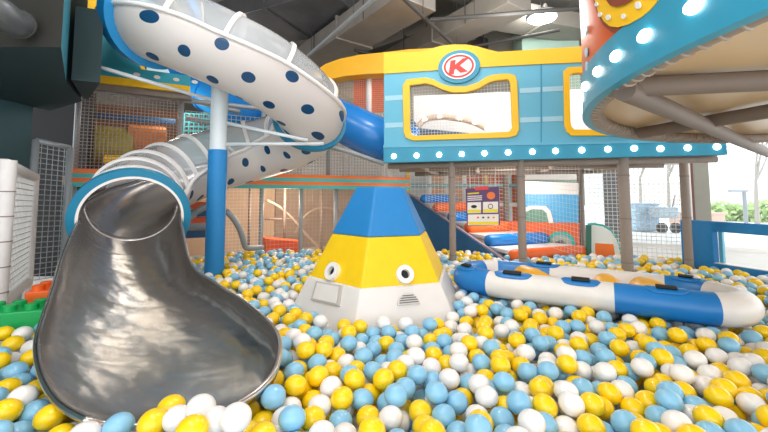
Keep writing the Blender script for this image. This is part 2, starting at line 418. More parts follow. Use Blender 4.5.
duct('ventilation_duct', cz(455, 38, 4.75), cz(560, 72, 4.75), .4, .25, 'short duct behind the yellow board top', m=MATS['duct_dark'])
for i, (a, b, z, r, c) in enumerate([((296, 66), (384, -10), 3.8, .03, 'thin grey conduit under the diagonal duct'), ((320, 76), (560, 30), 3.85, .025, 'thin dark pipe crossing under the ducts'),
        ((355, 50), (420, 66), 3.85, .03, 'dark pipe stub by the yellow arch'), ((400, -5), (470, 60), 3.75, .03, 'dark pipe running across above the logo'), ((430, 20), (620, 5), 3.7, .03, 'dark pipe passing near the ceiling lamp')]):
    m = M_gpad if i == 0 else M_pipe_d
    p, q = gz(a[0], a[1], z), gz(b[0], b[1], z)
    t = thing('ceiling_pipe', c, 'pipe', tuple((p + q) / 2), 'ceiling pipes'); MB().tube([p, q], r, 10).build('pipe_run', m, t)
    for k in (.25, .75): MB().tube([p.lerp(q, k), p.lerp(q, k) + Vector((0, 0, 4.99 - z))], .006, 5).build('hanger', M_pipe_d, t)
for i, (a, b) in enumerate([((150, -20), (430, 100)), ((330, -60), (640, 60)), ((520, -60), (760, 30))]):
    p, q = gz(a[0], a[1], 4.85), gz(b[0], b[1], 4.85); d = q - p
    struct(MB().box((p + q) / 2, (d.length, .3, .3), atan2(d.y, d.x)).build('ceiling_beam', mat('beam_grey', '#8d8880', .8)))
# round silver duct end in the top corner
t = thing('round_duct', 'round silver duct elbow against the dark bulkhead', 'duct', tuple(at(0, 14, 2.1)))
p = [at(-30, 2, 1.9), at(-6, 8, 1.95), at(10, 20, 2.05), at(19, 24, 2.12)]
MB().tube(catmull(p, 5), .078, 20).build('casing', mat('dull_duct', '#5d6366', .4, .5), t, auto=True)
MB().tube([at(18, 23.5, 2.11), at(20, 24.6, 2.13)], .086, 20).build('collar', M_pipe_d, t, auto=True)
# bright lamps
def highbay(x, y, z, label):
    t = thing('ceiling_lamp', label, 'lamp', (x, y, z), 'round ceiling lamps')
    MB().tube([(x, y, z - .02), (x, y, z + .03), (x, y, z + .12)], [.24, .25, .1], 28).build('lamp_housing', M_gpad, t, auto=True)
    MB().tube([(x, y, z - .035), (x, y, z - .02)], [.21, .22], 28).build('diffuser', M_glow2, t)
    MB().tube([(x, y, z + .1), (x, y, 4.99)], .012, 6).build('stem', M_pipe_d, t)
g = gz(542, 17, 4.15)
highbay(g.x, g.y, 4.15, 'bright round lamp hanging above the cyan board')
# green pillar near the lamp
a = at(549, 30, 7.3)
struct(MB().box((a.x, 7.5, 3.0), (1.15, .5, 3.9)).build('column_green', mat('pale_green_paint', '#93ada0', .8)))

# ================================================================== PLAY STRUCTURE, middle deck
FA = Plane((0.0, 4.39), (3.23, 3.5))
DZ = 1.63
deck = thing('play_deck', 'raised deck with blue and yellow front board and row of bulbs', 'play deck', tuple(FA.pt(1.6, DZ, -.1)))
zb = lambda u: 1.63
bl = FA.poly([(384, 74), (430, 70), (541, 64), (640, 60), (724, 60)]); br_ = FA.poly([(724, 148), (384, 147)])
w1o = FA.poly([(407, 80), (426, 78), (434, 80), (443, 85), (452, 87), (466, 87), (478, 83), (487, 77), (494, 75), (508, 74), (515, 76), (517, 82), (519, 130), (516, 136), (508, 138), (414, 141), (406, 138), (404, 132), (403, 86)])
def inset(poly, cu, czz, k, kz): return [(cu + (u - cu) * k, czz + (z - czz) * kz) for u, z in poly]
cu = sum(p[0] for p in w1o) / len(w1o); czz = sum(p[1] for p in w1o) / len(w1o)
w1i = FA.poly([(410, 86), (426, 84), (434, 86), (442, 90), (452, 93), (466, 93), (479, 89), (489, 83), (496, 81), (508, 80), (510, 84), (512, 128), (509, 132), (415, 136), (411, 134), (410, 128)])
w2o = FA.poly([(563, 72), (568, 68), (622, 65), (627, 70), (629, 130), (624, 136), (571, 136), (566, 132), (564, 126)])
w2i = FA.poly([(569, 76), (572, 74), (619, 71), (621, 75), (623, 126), (620, 130), (574, 130), (571, 127), (570, 122)])
mb = MB(); mb.prism(bl + br_, FA, -.05, 0, holes=[w1i, w2i]); mb.build('front_board', M_cyan, deck)
def strip_poly(P, top, bot): return P.poly(top) + P.poly(bot[::-1])
# bump-topped yellow edging
top = [(384, 53), (404, 52.5), (420, 52), (432, 49), (440, 46.5), (452, 45), (466, 45), (478, 47), (488, 50), (498, 52.3), (520, 51), (541, 49.5), (580, 47), (640, 44), (724, 44)]
bot = [(384, 74), (430, 71), (470, 68), (541, 64.3), (640, 60.3), (724, 60.3)]
mb = MB(); mb.prism(strip_poly(FA, top, bot), FA, -.06, .015); mb.build('top_edging', M_yel, deck)
for (y0, y1, ya, yb) in ((96, 101, 86, 91), (123, 128, 116, 121)):
    for (xa, xb) in ((385, 403), (520, 540.5), (542.5, 563)):
        f = lambda x, a, b: a + (b - a) * (x - 385) / 178
        mb = MB(); mb.prism(FA.poly([(xa, f(xa, y0, ya)), (xb, f(xb, y0, ya)), (xb, f(xb, y1, yb)), (xa, f(xa, y1, yb))]), FA, 0, .004)
        mb.build('pale_stripe', M_cyanl, deck)
mb = MB(); mb.prism(FA.poly([(540.6, 64), (541.8, 64), (541.8, 148), (540.6, 148)]), FA, 0, .006); mb.build('board_seam', M_cyand, deck)
for (o_, i_) in ((w1o, w1i), (w2o, w2i)):
    mb = MB(); mb.prism(o_, FA, -.055, .03, holes=[i_]); wf = mb.build('window_frame', M_yel, deck, bevel=.006)
    mb = MB(); net(mb, FA.pt(min(p[0] for p in i_), min(p[1] for p in i_), -.03), FA.pt(max(p[0] for p in i_), min(p[1] for p in i_), -.03), FA.pt(max(p[0] for p in i_), max(p[1] for p in i_) - .0, -.03), FA.pt(min(p[0] for p in i_), max(p[1] for p in i_) - .0, -.03), .035, .0018)
    mb.build('window_net', M_net, wf)
# lower cyan band
u0, u1 = 0, FA.len
lb = FA.poly([(384, 148), (724, 142), (726, 155), (384, 163)])
MB().prism(lb, FA, -.07, .03).build('lower_band', M_cyand, deck, bevel=.004)
MB().prism(FA.poly([(384, 145.5), (724, 139.5), (724, 142), (384, 148)]), FA, -.04, .034).build('band_lip', M_cyan, deck)
for x in (394.5, 417, 439.5, 462, 484.5, 508, 532, 555, 581, 607, 633, 659, 686, 715):
    y = 156.5 + (x - 394) * (146.0 - 156.5) / (715 - 394) + (1.2 if x > 650 else 0)
    u, z = FA.px(x, y)
    mb = MB(); rr = .030
    mb.tube([FA.pt(u, z, .03), FA.pt(u, z, .042), FA.pt(u, z, .052)], [rr, rr * .9, rr * .45], 14); mb.build('bulb', M_glow, deck)
# round logo with the letter K
lu, lz = FA.px(459, 67.5); RU = .218; RZ = .175
lg = MB().prism(ellipse(lu, lz, .235, .19, 36), FA, -.02, .035).build('logo_disc', M_cyand, deck)
MB().prism(ellipse(lu, lz, .185, .148, 36), FA, .035, .045).build('logo_plate', mat('logo_white', '#fbf7f4', .4), deck)
MB().prism(ellipse(lu, lz, .168, .132, 36), FA, .045, .050, holes=[ellipse(lu, lz, .146, .112, 36)[::-1]]).build('logo_ring', M_red, deck)
K = [(-.30, -.30), (-.30, .30), (-.13, .30), (-.13, .08), (.09, .30), (.33, .30), (.03, .02), (.33, -.30), (.09, -.30), (-.08, -.09), (-.13, -.14), (-.13, -.30)]
KT = [(lu + .30 * (u * cos(-.12) - z * sin(-.12)) * 1.15, lz + .27 * (u * sin(.12) + z * cos(.12))) for u, z in K]
MB().prism(KT, FA, .045, .052).build('logo_letter', M_red, deck)
# floor of the deck and beams below
N = FA.n
def fp(u, off): q = FA.a + FA.e * u + FA.n * off; return (q.x, q.y)
mb = MB(); vprism(mb, [fp(0, -.08), fp(u1, -.08), fp(u1 - .2, -2.0), fp(0, -2.0)], DZ + .02, DZ + .10); mb.build('deck_floor', M_under, deck)
for off in (-.75, -1.9):
    MB().tube([FA.pt(.02, DZ - .03, off), FA.pt(u1 - .2, DZ - .03, off)], .035, 10).build('beam', M_tap, deck, smooth=True)
for u in (.4, 1.05, 1.95, 2.7):
    MB().tube([FA.pt(u, DZ - .03, -.12), FA.pt(u, DZ - .03, -1.9)], .035, 10).build('beam', M_tap, deck, smooth=True)
MB().tube([FA.pt(.02, DZ - .03, -.12), FA.pt(u1, DZ - .03, -.12)], .035, 10).build('beam', M_tap, deck, smooth=True)
# inside of the upper deck: pale back board with an arched row of bulbs, and a dark blue hump
mb = MB(); mb.prism([(0, DZ + .1), (u1 - .3, DZ + .1), (u1 - .3, 2.85), (0, 2.95)], FA, -1.97, -1.93)
mb.build('rear_board', mat('deck_rear_white', '#fbfaf9', .6), deck)
inner = Plane(fp(0, -1.5), fp(u1, -1.5))
arc = [(418, 127), (425, 120), (440, 117), (460, 119), (475, 123), (487, 129)]
P = [inner.pt(*inner.px(*q)) for q in arc]
MB().tube(catmull(P, 5), .045, 10).build('arched_rail', mat('peach_pad', '#e9c9b2', .5), deck, smooth=True)
for q in arc[1:]: MB().box(inner.pt(*inner.px(*q), .05), (.05, .02, .04), inner.ang).build('arch_bulb', M_glow, deck)
P = inner.poly([(407, 142), (407, 118), (410, 116), (416, 124), (420, 129), (440, 131), (470, 134), (478, 142)])
MB().prism(P, inner, -.3, .1).build('inner_hump', mat('slate_blue', '#4f6d8c', .6), deck, bevel=.02)

# padded posts that carry the deck
def post(name, x, y, z0, z1, r, label, cat='post', grp=None, m=M_tap, bands=3):
    t = thing(name, label, cat, (x, y, z0), grp)
    MB().tube([(x, y, z0), (x, y, z1)], r, 18).build('padding', m, t, auto=True)
    for k in range(bands):
        z = z0 + (z1 - z0) * (k + .6) / bands; MB().tube([(x, y, z - .008), (x, y, z + .008)], r + .003, 18).build('tape_band', M_taped if m is M_tap else m, t, auto=True)
    return t
def fpost(px, off, r, label, ztop=DZ):
    u = FA.px(px, 190)[0]
    # correct the column for the offset behind the board
    d = (Vector((px - 384, F)).normalized()); pl = Plane(fp(0, off), fp(1, off)); u2 = pl.px(px, 190)[0]; q = pl.pt(u2, 0)
    return post('deck_post', q.x, q.y, FZ, ztop, r, label, 'post', 'padded posts under the deck')
fpost(452, -.12, .038, 'taupe padded post behind the yellow pyramid, leftmost under the deck')
fpost(521, -.12, .044, 'taupe padded post just right of the purple poster')
fpost(624, -.12, .053, 'thick taupe padded post standing behind the raft')
fpost(580.5, -1.9, .045, 'taupe post between the round board and arch board')
fpost(506, -2.6, .05, 'far thin taupe post seen behind the purple poster')
fpost(685, -.5, .04, 'taupe padded post at the end of blue low wall')

# purple notice board on the front post
PS = Plane((FA.pt(FA.px(464, 200)[0], 0, -.2)).xy, (FA.pt(FA.px(501, 200)[0], 0, -.2)).xy)
t = thing('notice_board', 'purple notice board with yellow and white panels hung between posts', 'sign', tuple(PS.pt(.2, 1.2)))
MB().prism(PS.poly([(465.5, 189), (499, 186.5), (500, 225), (467, 226.5)]), PS, -.01, .01).build('board', M_plum, t)
MB().prism(PS.poly([(475, 187), (488.5, 186), (488.5, 189.5), (475, 190.5)]), PS, .01, .02).build('header_tab', M_red, t)
for (a, b, c, d) in ((467.5, 202.5, 481, 213), (483, 202, 498, 212.5), (468, 214.5, 498.5, 225)):
    p = MB().prism(PS.poly([(a, b), (c, b - .5), (c, d), (a, d + .3)]), PS, .01, .014).build('picture_panel', mat('poster_white', '#f3ece6', .5), t)
    MB().prism(PS.poly([(a + .4, d - 3.2), (c - .3, d - 3.5), (c - .3, d - .6), (a + .4, d - .3)]), PS, .014, .018).build('yellow_caption', mat('poster_yellow', '#f1dc2c', .5), t)
MB().prism(PS.poly(ellipse(474, 206.5, 3, 1.6, 12)), PS, .014, .018).build('picture_panel', M_black, t)
MB().prism(PS.poly(ellipse(490.5, 206.3, 2.6, 2.6, 14)), PS, .014, .018, holes=[PS.poly(ellipse(490.5, 206.3, 1.9, 1.9, 14))]).build('picture_panel', M_black, t)
for k in range(4): MB().box(PS.pt(*PS.px(478 + k * 5.2, 217.4), .016), (.022, .004, .018), PS.ang).build('picture_panel', [M_red, M_black, M_plum, M_ora][k], t)
MB().prism(PS.poly([(467.5, 193.2), (479, 192.3), (479, 193.6), (467.5, 194.5)]), PS, .01, .013).build('text_line', MATS['poster_yellow'], t)
for k in range(3): MB().prism(PS.poly([(467.5, 196 + k * 1.9), (482, 195.4 + k * 1.9), (482, 196.3 + k * 1.9), (467.5, 196.9 + k * 1.9)]), PS, .01, .013).build('text_line', MATS['poster_white'], t)
MB().prism(PS.poly(ellipse(491, 195.6, 4.2, 3.8, 18)), PS, .01, .015).build('picture_panel', M_ora, t)
for x in (470, 496): MB().tube([PS.pt(*PS.px(x, 188)), PS.pt(PS.px(x, 188)[0], DZ - .02)], .004, 6).build('cord', M_net, t)

# ================================================================== ROUND DECK, upper right
RC, RR, RZ0 = Vector((2.92, 1.12)), 2.02, CAMZ + .44
rd = thing('round_deck', 'round raised deck with orange front, blue bulb band and beige underside', 'play deck', (RC.x, RC.y, RZ0))
def cylhit(px, py):
    r = ray(px, py); d = Vector((r.x, r.y)); a = d.dot(d); b = -2 * d.dot(RC); c = RC.dot(RC) - RR * RR; D = b * b - 4 * a * c
    if D < 0: D = 0
    t = (-b - sqrt(D)) / (2 * a); p = d * t
    return atan2(p.y - RC.y, p.x - RC.x) % (2 * pi), CAMZ + r.z * t
def cp(a, z, off=0): return Vector((RC.x + (RR + off) * cos(a), RC.y + (RR + off) * sin(a), z))
def shell(mb, top, bottom, a0, a1, o0, o1, n=96, mi=0):
    """curved board between two height functions"""
    vs = []; fs = []
    for i in range(n + 1):
        a = a0 + (a1 - a0) * i / n
        vs += [cp(a, bottom(a), o1), cp(a, top(a), o1), cp(a, top(a), o0), cp(a, bottom(a), o0)]
    for i in range(n):
        for k in range(4): fs.append((i * 4 + k, i * 4 + (k + 1) % 4, i * 4 + 4 + (k + 1) % 4, i * 4 + 4 + k))
    fs += [(0, 1, 2, 3), tuple(n * 4 + k for k in (3, 2, 1, 0))]
    mb.add(vs, fs, mi); return mb
A0, A1 = radians(95), radians(265)
hb = [(A0, .20), (radians(150), .20), (radians(185), .19), (radians(205), .15), (radians(225), .135), (A1, .14)]
def hband(a):
    for (x0, y0), (x1, y1) in zip(hb, hb[1:]):
        if x0 <= a <= x1: return y0 + (y1 - y0) * (a - x0) / (x1 - x0)
    return hb[-1][1] if a > A1 else hb[0][1]
shell(MB(), lambda a: RZ0 + hband(a), lambda a: RZ0, A0, A1, -.03, .012).build('bulb_band', M_cyand, rd, auto=True)
shell(MB(), lambda a: RZ0 + 1.15, lambda a: RZ0 + hband(a), A0, A1, -.03, .004).build('front_board', M_orared, rd, auto=True)
for (x, y) in ((700, 21), (650, 45), (620.5, 63), (602, 78.5), (589, 89), (583.5, 99), (581.8, 106.5)):
    a, z = cylhit(max(x, 583), y); z = RZ0 + hband(a) * .52
    vs = []; c = cp(a, z, .012); tn = Vector((-sin(a), cos(a), 0)); nn = Vector((cos(a), sin(a), 0))
    mb = MB(); rings = []
    for (o, k) in ((0, 1), (.012, .93), (.02, .5)):
        rings.append([c + nn * o + k * (.031 * cos(q) * tn + .022 * sin(q) * Vector((0, 0, 1))) for q in [2 * pi * j / 16 for j in range(16)]])
    fs = [(i * 16 + j, i * 16 + (j + 1) % 16, i * 16 + 16 + (j + 1) % 16, i * 16 + 16 + j) for i in range(2) for j in range(16)] + [tuple(32 + j for j in range(16))]
    mb.add([v for r_ in rings for v in r_], fs).build('bulb', M_glow, rd, auto=True)
for a in [A0 + .1 + k * .155 for k in range(7)] :
    c = cp(a, RZ0 + .1, .012); MB().tube([c, c + Vector((cos(a), sin(a), 0)) * .02], .028, 12).build('bulb', M_glow, rd)
# artwork on the orange board: yellow arch with white dots, brown outline, dark mouth
def art(px_poly, off, m, name):
    """a curved patch on the round board: polygon given in arc length and height"""
    pts = []
    for (x, y) in px_poly:
        a, z = cylhit(x, y); pts.append((a * RR, z))
    us = [p[0] for p in pts]
    bm = bmesh.new(); vs = [bm.verts.new((u, z, 0)) for u, z in pts]; f = bm.faces.new(vs)
    bmesh.ops.triangulate(bm, faces=[f])
    n = 10; u0, u1_ = min(us), max(us)
    for k in range(1, n):
        u = u0 + (u1_ - u0) * k / n
        bmesh.ops.bisect_plane(bm, geom=bm.verts[:] + bm.edges[:] + bm.faces[:], plane_co=(u, 0, 0), plane_no=(1, 0, 0))
    r = bmesh.ops.extrude_face_region(bm, geom=bm.faces[:]); top_ = [g for g in r['geom'] if isinstance(g, bmesh.types.BMVert)]
    for v in top_: v.co.z = .004
    mb = MB(); bm.verts.ensure_lookup_table()
    idx = {v: i for i, v in enumerate(bm.verts)}
    mb.add([cp(v.co.x / RR, v.co.y, off + v.co.z) for v in bm.verts], [tuple(idx[v] for v in f.verts) for f in bm.faces]); bm.free()
    return mb.build(name, m, rd)
art([(596, -30), (596, 2), (600, 14), (606, 25), (614, 32), (624, 34.5), (636, 32), (650, 25), (664, 14), (674, 3), (680, -10), (690, -30)], .006, M_brown, 'brown_outline')
art([(598, -30), (599, 2), (602, 12), (608, 21), (614, 26), (622, 27), (633, 24), (645, 17), (655, 9), (664, -2), (670, -15), (676, -30)], .012, M_yel, 'yellow_arch')
art([(612, -30), (612, 0), (616, 5), (622, 6.5), (630, 4.5), (638, 0), (644, -8), (652, -30)], .018, M_brown, 'dark_opening')
for (x, y, r_) in ((605, 14, 2.2), (613.5, 17, 2.6), (601.5, 4, 1.8), (644, 5, 3.4), (629, 16, 2.4)):
    art([(x + r_ * .9 * cos(q), y + r_ * 1.1 * sin(q)) for q in [2 * pi * k / 12 for k in range(12)]], .018, M_white, 'white_dot')
shell(MB(), lambda a: RZ0 + 1.1, lambda a: RZ0 + .62, radians(165), radians(182), .004, .012, 12).build('blue_panel', mat('royal_blue', '#3f63b4', .4), rd, auto=True)
for (x, y) in ((588, 30), (588.5, 52), (589, 66)):
    art([(x + 1.3 * cos(q), y + 5 * sin(q)) for q in [2 * pi * k / 10 for k in range(10)]], .008, M_cyanl, 'pale_patch')
# underside
n = 72; mb = MB()
vs = [(RC.x + (RR - .04) * cos(2 * pi * k / n), RC.y + (RR - .04) * sin(2 * pi * k / n)) for k in range(n)]
vprism(mb, vs, RZ0 + .07, RZ0 + .13); mb.build('deck_floor', M_under2, rd)
rim = [(RC.x + (RR - .05) * cos(2 * pi * k / n), RC.y + (RR - .05) * sin(2 * pi * k / n), RZ0 + .035) for k in range(n)]
MB().tube(rim, .038, 10, closed=True).build('rim_pipe', M_tap, rd, smooth=True)
P = []
for k in range(1400):
    a = radians(88 + 184 * k / 1400); q = k * 2 * pi / 14
    c = RR - .05 + .040 * cos(q); P.append(Vector((RC.x + c * cos(a), RC.y + c * sin(a), RZ0 + .035 + .040 * sin(q))))
MB().tube(P, .005, 4).build('rope_lashing', mat('lashing_cord', '#a89a8d', .7), rd)
def beam(p, q, r, z):
    a, b = gz(p[0], p[1], z), gz(q[0], q[1], z); mb = MB().tube([a, b], r, 14)
    o = mb.build('beam', mat('taupe_beam', '#776a61', .6), rd, auto=True)
    return o
zb_ = RZ0 + .02
beam((634, 87), (800, 79), .042, zb_)
beam((624, 90), (768, 153), .044, zb_ - .03)
beam((640, 133), (800, 106), .04, zb_)
b2 = gz(700, 64, zb_)

# ------------------------------------------------------------------ blue padded low wall on the right
BW = Plane((3.37, 4.25), (3.72, 3.2))
t = thing('padded_low_wall', 'blue padded low wall with a rectangular opening, right edge of pit', 'wall', tuple(BW.pt(.4, FZ, -.05)))
uo0, uo1 = BW.px(713, 240)[0], BW.px(772, 240)[0]
ho = [(uo0, .54), (.98, .54), (.98, .865), (uo0, .865)]
MB().prism([(0, FZ), (1.1, FZ), (1.1, .97), (0, .97)], BW, -.09, 0, holes=[ho]).build('padded_panel', M_bluef, t, bevel=.012)
MB().prism([(uo0, .535), (.98, .535), (.98, .543), (uo0, .543)], BW, -.095, .004).build('opening_ledge', M_white, t)
MB().prism([(uo0 + .02, .545), (uo0 + .055, .545), (uo0 + .055, .862), (uo0 + .02, .862)], BW, -.085, -.05).build('opening_post', M_cyan, t)

# ------------------------------------------------------------------ nets behind the posts
NB = Plane((1.55, 5.55), (3.35, 4.55))
def netthing(label, q, sp, m, th=.0035, name='safety_net', rails=None, grp=None):
    t = thing(name, label, 'net', tuple(Vector(q[0])), grp)
    mb = MB(); net(mb, *q, sp, th); mb.build('mesh', m, t)
    if rails:
        for k, (a, b) in enumerate(rails): MB().tube([a, b], .018, 8).build('rail', M_wpad, t, smooth=True)
    return t
a, b = NB.px(586, 200)[0], NB.px(690, 200)[0]
netthing('white safety net before the bright windows, between deck and pit', [NB.pt(a, FZ + .1), NB.pt(b, FZ + .1), NB.pt(b, DZ), NB.pt(a, DZ)], .05, M_net,
         rails=[(NB.pt(a, .42), NB.pt(b, .42)), (NB.pt(a, DZ), NB.pt(b, DZ)), (NB.pt(b, FZ), NB.pt(b, DZ))])
ND = Plane((1.35, 4.9), (1.75, 4.72))

# ------------------------------------------------------------------ stair of padded rollers behind the pyramid
SP = Plane((1.48, 4.45), (.42, 7.1))
t = thing('roller_stair', 'padded stair of blue and orange rollers with a sloping blue side', 'stair', (1.5, 4.5, FZ))
side = [(0, FZ), (0, .44), (SP.len, 1.30), (SP.len, FZ)]
MB().prism(side, SP, -.03, .03).build('side_panel', mat('deep_blue_pad', '#186398', .6, bump=.15, scale=12), t)
MB().tube([SP.pt(0, .45, 0), SP.pt(SP.len, 1.31, 0)], .016, 8).build('edge_cord', mat('mauve_cord', '#b7a3b5', .6), t, smooth=True)
nst = 6
rx = Vector((.93, .36, 0)).normalized()
for k in range(nst):
    f = (k + .1) / nst * .97; q = SP.pt(SP.len * f, 0); z = .50 + (1.27 - .45) * f
    wd = (1.15, .98, .7, .68, .68, .68)[k]
    a = Vector((q.x, q.y, z)) + rx * .08; b = a + rx * wd
    m = [M_orab, M_bluet][k % 2]
    MB().tube([a - rx * .02, a, a + rx * .04, b - rx * .04, b, b + rx * .02], [.04, .07, .082, .082, .07, .04], 16).build('roller', m, t, smooth=True)
    dd = (SP.pt(SP.len * (f + .97 / nst), 0) - q); 
    mb = MB(); mb.box(((a + b) / 2 + dd * .5 + Vector((0, 0, -.02 + .06))), (wd, dd.length * .95, .05), atan2(rx.y, rx.x))
    mb.build('tread', mat('white_vinyl', '#e9e6e4', .4), t, bevel=.01)

# play board to the right of the stair, blue upper and orange lower, round hole and cab window
PB = Plane((at(500, 200, 5.75)).xy, (at(592, 200, 5.0)).xy)
t = thing('play_board', 'blue and orange play board with a round green porthole behind net', 'board', tuple(PB.pt(.5, FZ, -.03)))
MB().prism(PB.poly([(524, 194), (578, 194.5), (578, 223), (524, 222)]), PB, -.04, 0).build('blue_field', mat('sky_tile_blue', '#4aa9dc', .4), t)
MB().prism(PB.poly([(524, 181), (578, 183), (578, 194.5), (524, 194)]), PB, -.04, .01).build('white_field', M_white, t)
MB().prism(PB.poly([(498, 221), (579, 223), (579, 262), (498, 262)]), PB, -.04, .012).build('orange_field', mat('burnt_orange', '#dd6230', .45), t)
MB().prism(PB.poly([(524, 208), (531, 205.5), (546, 206), (551, 211), (554, 223), (549, 223), (547, 213), (543, 209.5), (532, 209), (526, 212), (524, 213)]), PB, .0, .02).build('cab_outline', M_white, t)
MB().prism(PB.poly([(525, 212), (532, 209), (543, 209.5), (547, 214), (548.5, 222.5), (525, 222)]), PB, .0, .012).build('cab_window', mat('sage_green', '#5f8d7c', .5), t)
for (rx_, rz_, m, o) in ((15, 14, M_teal, .02), (11.5, 10.5, mat('porthole_grey', '#9fa8a0', .5), .03), (6, 5, mat('porthole_dark', '#5d4a55', .5), .036)):
    MB().prism(PB.poly(ellipse(561, 245, rx_, rz_, 30)), PB, .0, o).build('porthole_ring', m, t)
# arched white board with teal edge
AB = Plane((at(584, 240, 4.9)).xy, (at(624, 240, 4.75)).xy)
t = thing('arched_board', 'white arched board with teal edging standing at the pit edge', 'board', tuple(AB.pt(.2, FZ)))
arch = [(588, 265), (588, 225), (594, 224.5), (603, 226), (611, 231), (617, 240), (620, 251), (621, 265)]
MB().prism(AB.poly(arch), AB, -.03, .01).build('face_panel', mat('pale_board', '#e6ebe6', .5), t)
e = AB.poly(arch[1:]); MB().tube([AB.pt(u, z, -.01) for u, z in e], .022, 8).build('edging', M_teal, t, smooth=True)
MB().prism(AB.poly([(586, 225), (591, 225), (591, 265), (586, 265)]), AB, -.04, .03).build('side_post', mat('deep_green', '#2f6b5c', .5), t)
MB().prism(AB.poly([(595, 243), (613, 244), (615, 256), (595, 257)]), AB, .01, .014).build('orange_patch', M_ora, t)

# net in front of the stair and board
NS = Plane((at(418, 200, 5.0)).xy, (at(583, 200, 4.55)).xy)
NS = Plane(fp(.35, -.42), fp(2.1, -.62))
a, b = NS.px(425, 200)[0], NS.px(580, 200)[0]
def slopez(x): return None
q0, q1 = NS.px(426, 206), NS.px(508, 262)
netthing('fine white net hanging over the roller stair and play board', [NS.pt(q0[0], q0[1]), NS.pt(b, .52), NS.pt(b, DZ), NS.pt(q0[0], DZ)], .04, M_net, th=.0014)

# ================================================================== TWO STOREY PLAY FRAME along the back left
W1 = Plane((-3.5, 4.0), (.55, 6.21))
ang1 = W1.ang
pf = thing('netted_play_structure', 'two storey netted play frame with orange and teal striped beam', 'play frame', tuple(W1.pt(2, FZ, -.1)))
zb0, zb1 = 1.34, 1.54
for k, m in enumerate((M_ora, mat('teal_stripe', '#4fb7b0', .5), M_ora, mat('teal_stripe', '#4fb7b0', .5))):
    z1 = zb1 - k * .05; MB().prism([(.1, z1 - .05), (W1.len - .15, z1 - .05), (W1.len - .15, z1), (.1, z1)], W1, -.06, .02).build('beam_stripe', m, pf)
def W1post(px, z0, z1, r=.03, off=-.09, m=M_gpad):
    u = W1.px(px, 195)[0]; MB().tube([W1.pt(u, z0, off), W1.pt(u, z1, off)], r, 12).build('upright', m, pf, smooth=True); return u
for px in (71, 263, 303, 338, 366): W1post(px, FZ, zb0)
for px in (71, 178, 263, 330): W1post(px, zb1, 2.47)
uL, uR = W1.px(71, 195)[0], W1.px(178, 195)[0]
MB().tube([W1.pt(uL, 2.45, -.09), W1.pt(W1.px(330, 195)[0], 2.45, -.09)], .03, 10).build('rail', M_gpad, pf, smooth=True)
mb = MB(); net(mb, W1.pt(uL, zb1), W1.pt(uR, zb1), W1.pt(uR, 2.45), W1.pt(uL, 2.45), .038, .004); mb.build('net_panel', mat('net_cord_brown', '#9c8b84', .7), pf)
mb = MB(); net(mb, W1.pt(uR + .05, zb1), W1.pt(W1.px(262, 195)[0], zb1), W1.pt(W1.px(262, 195)[0], 2.3), W1.pt(uR + .05, 2.3), .06, .004); mb.build('net_panel', M_netg, pf)
mb = MB(); ub = W1.px(265, 195)[0]; net(mb, W1.pt(ub, zb1, -.12), W1.pt(W1.len - .2, zb1, -.12), W1.pt(W1.len - .2, 2.1, -.12), W1.pt(ub, 2.1, -.12), .05, .0035); mb.build('net_panel', M_net, pf)
for px in (330, 355): W1post(px, zb1, 2.1, .022, -.12, M_wpad)
mb = MB(); uc = W1.px(226, 195)[0]; net(mb, W1.pt(uc, .45), W1.pt(W1.px(262, 195)[0], .45), W1.pt(W1.px(262, 195)[0], zb0), W1.pt(uc, zb0), .045, .002); mb.build('net_panel', M_net, pf)
mb = MB(); net(mb, W1.pt(W1.px(265, 195)[0], .45, -.12), W1.pt(W1.px(366, 195)[0], .45, -.12), W1.pt(W1.px(366, 195)[0], zb0, -.12), W1.pt(W1.px(265, 195)[0], zb0, -.12), .055, .002); mb.build('net_panel', M_nety, pf)
# floors of the frame
def wp(u, off): q = W1.a + W1.e * u + W1.n * off; return (q.x, q.y)
mb = MB(); vprism(mb, [wp(0, -.07), wp(W1.len - .15, -.07), wp(W1.len - .15, -2.0), wp(0, -2.0)], 1.36, 1.46); mb.build('deck_floor', M_under, pf)
# rear panels of the lower storey, warm fabric
for (a, b, m, name) in ((W1.px(140, 195)[0], W1.px(261, 195)[0] + .5, M_beige, 'rear_tarp'), (W1.px(261, 195)[0] + .52, W1.len - .16, mat('grey_brown_tarp', '#b39f8f', .8, var=.12, scale=3), 'rear_tarp')):
    MB().prism([(a, FZ), (b, FZ), (b, 1.36), (a, 1.36)], W1, -1.5, -1.47).build(name, m, pf)
MB().prism([(0, FZ), (W1.px(110, 195)[0] + .4, FZ), (W1.px(110, 195)[0] + .4, 1.36), (0, 1.36)], W1, -1.0, -.97).build('rear_tarp', mat('dim_brown_tarp', '#7c6654', .8, var=.2, scale=3), pf)
MB().prism([(0, 1.46), (uR + .4, 1.46), (uR + .4, 2.6), (0, 2.6)], W1, -1.62, -1.6).build('rear_tarp', mat('upper_brown_tarp', '#6b4a38', .8, var=.2, scale=3), pf)
for x in (250, 285, 322): 
    q = Plane(wp(0, -.75), wp(1, -.75)); u = q.px(x, 195)[0]; MB().tube([q.pt(u, FZ), q.pt(u, 1.36)], .022, 8).build('upright', M_tap, pf, smooth=True)
q = Plane(wp(0, -.8), wp(1, -.8))
MB().tube([q.pt(*q.px(265, 219)), q.pt(*q.px(300, 219))], .018, 8).build('rail', M_tap, pf, smooth=True)
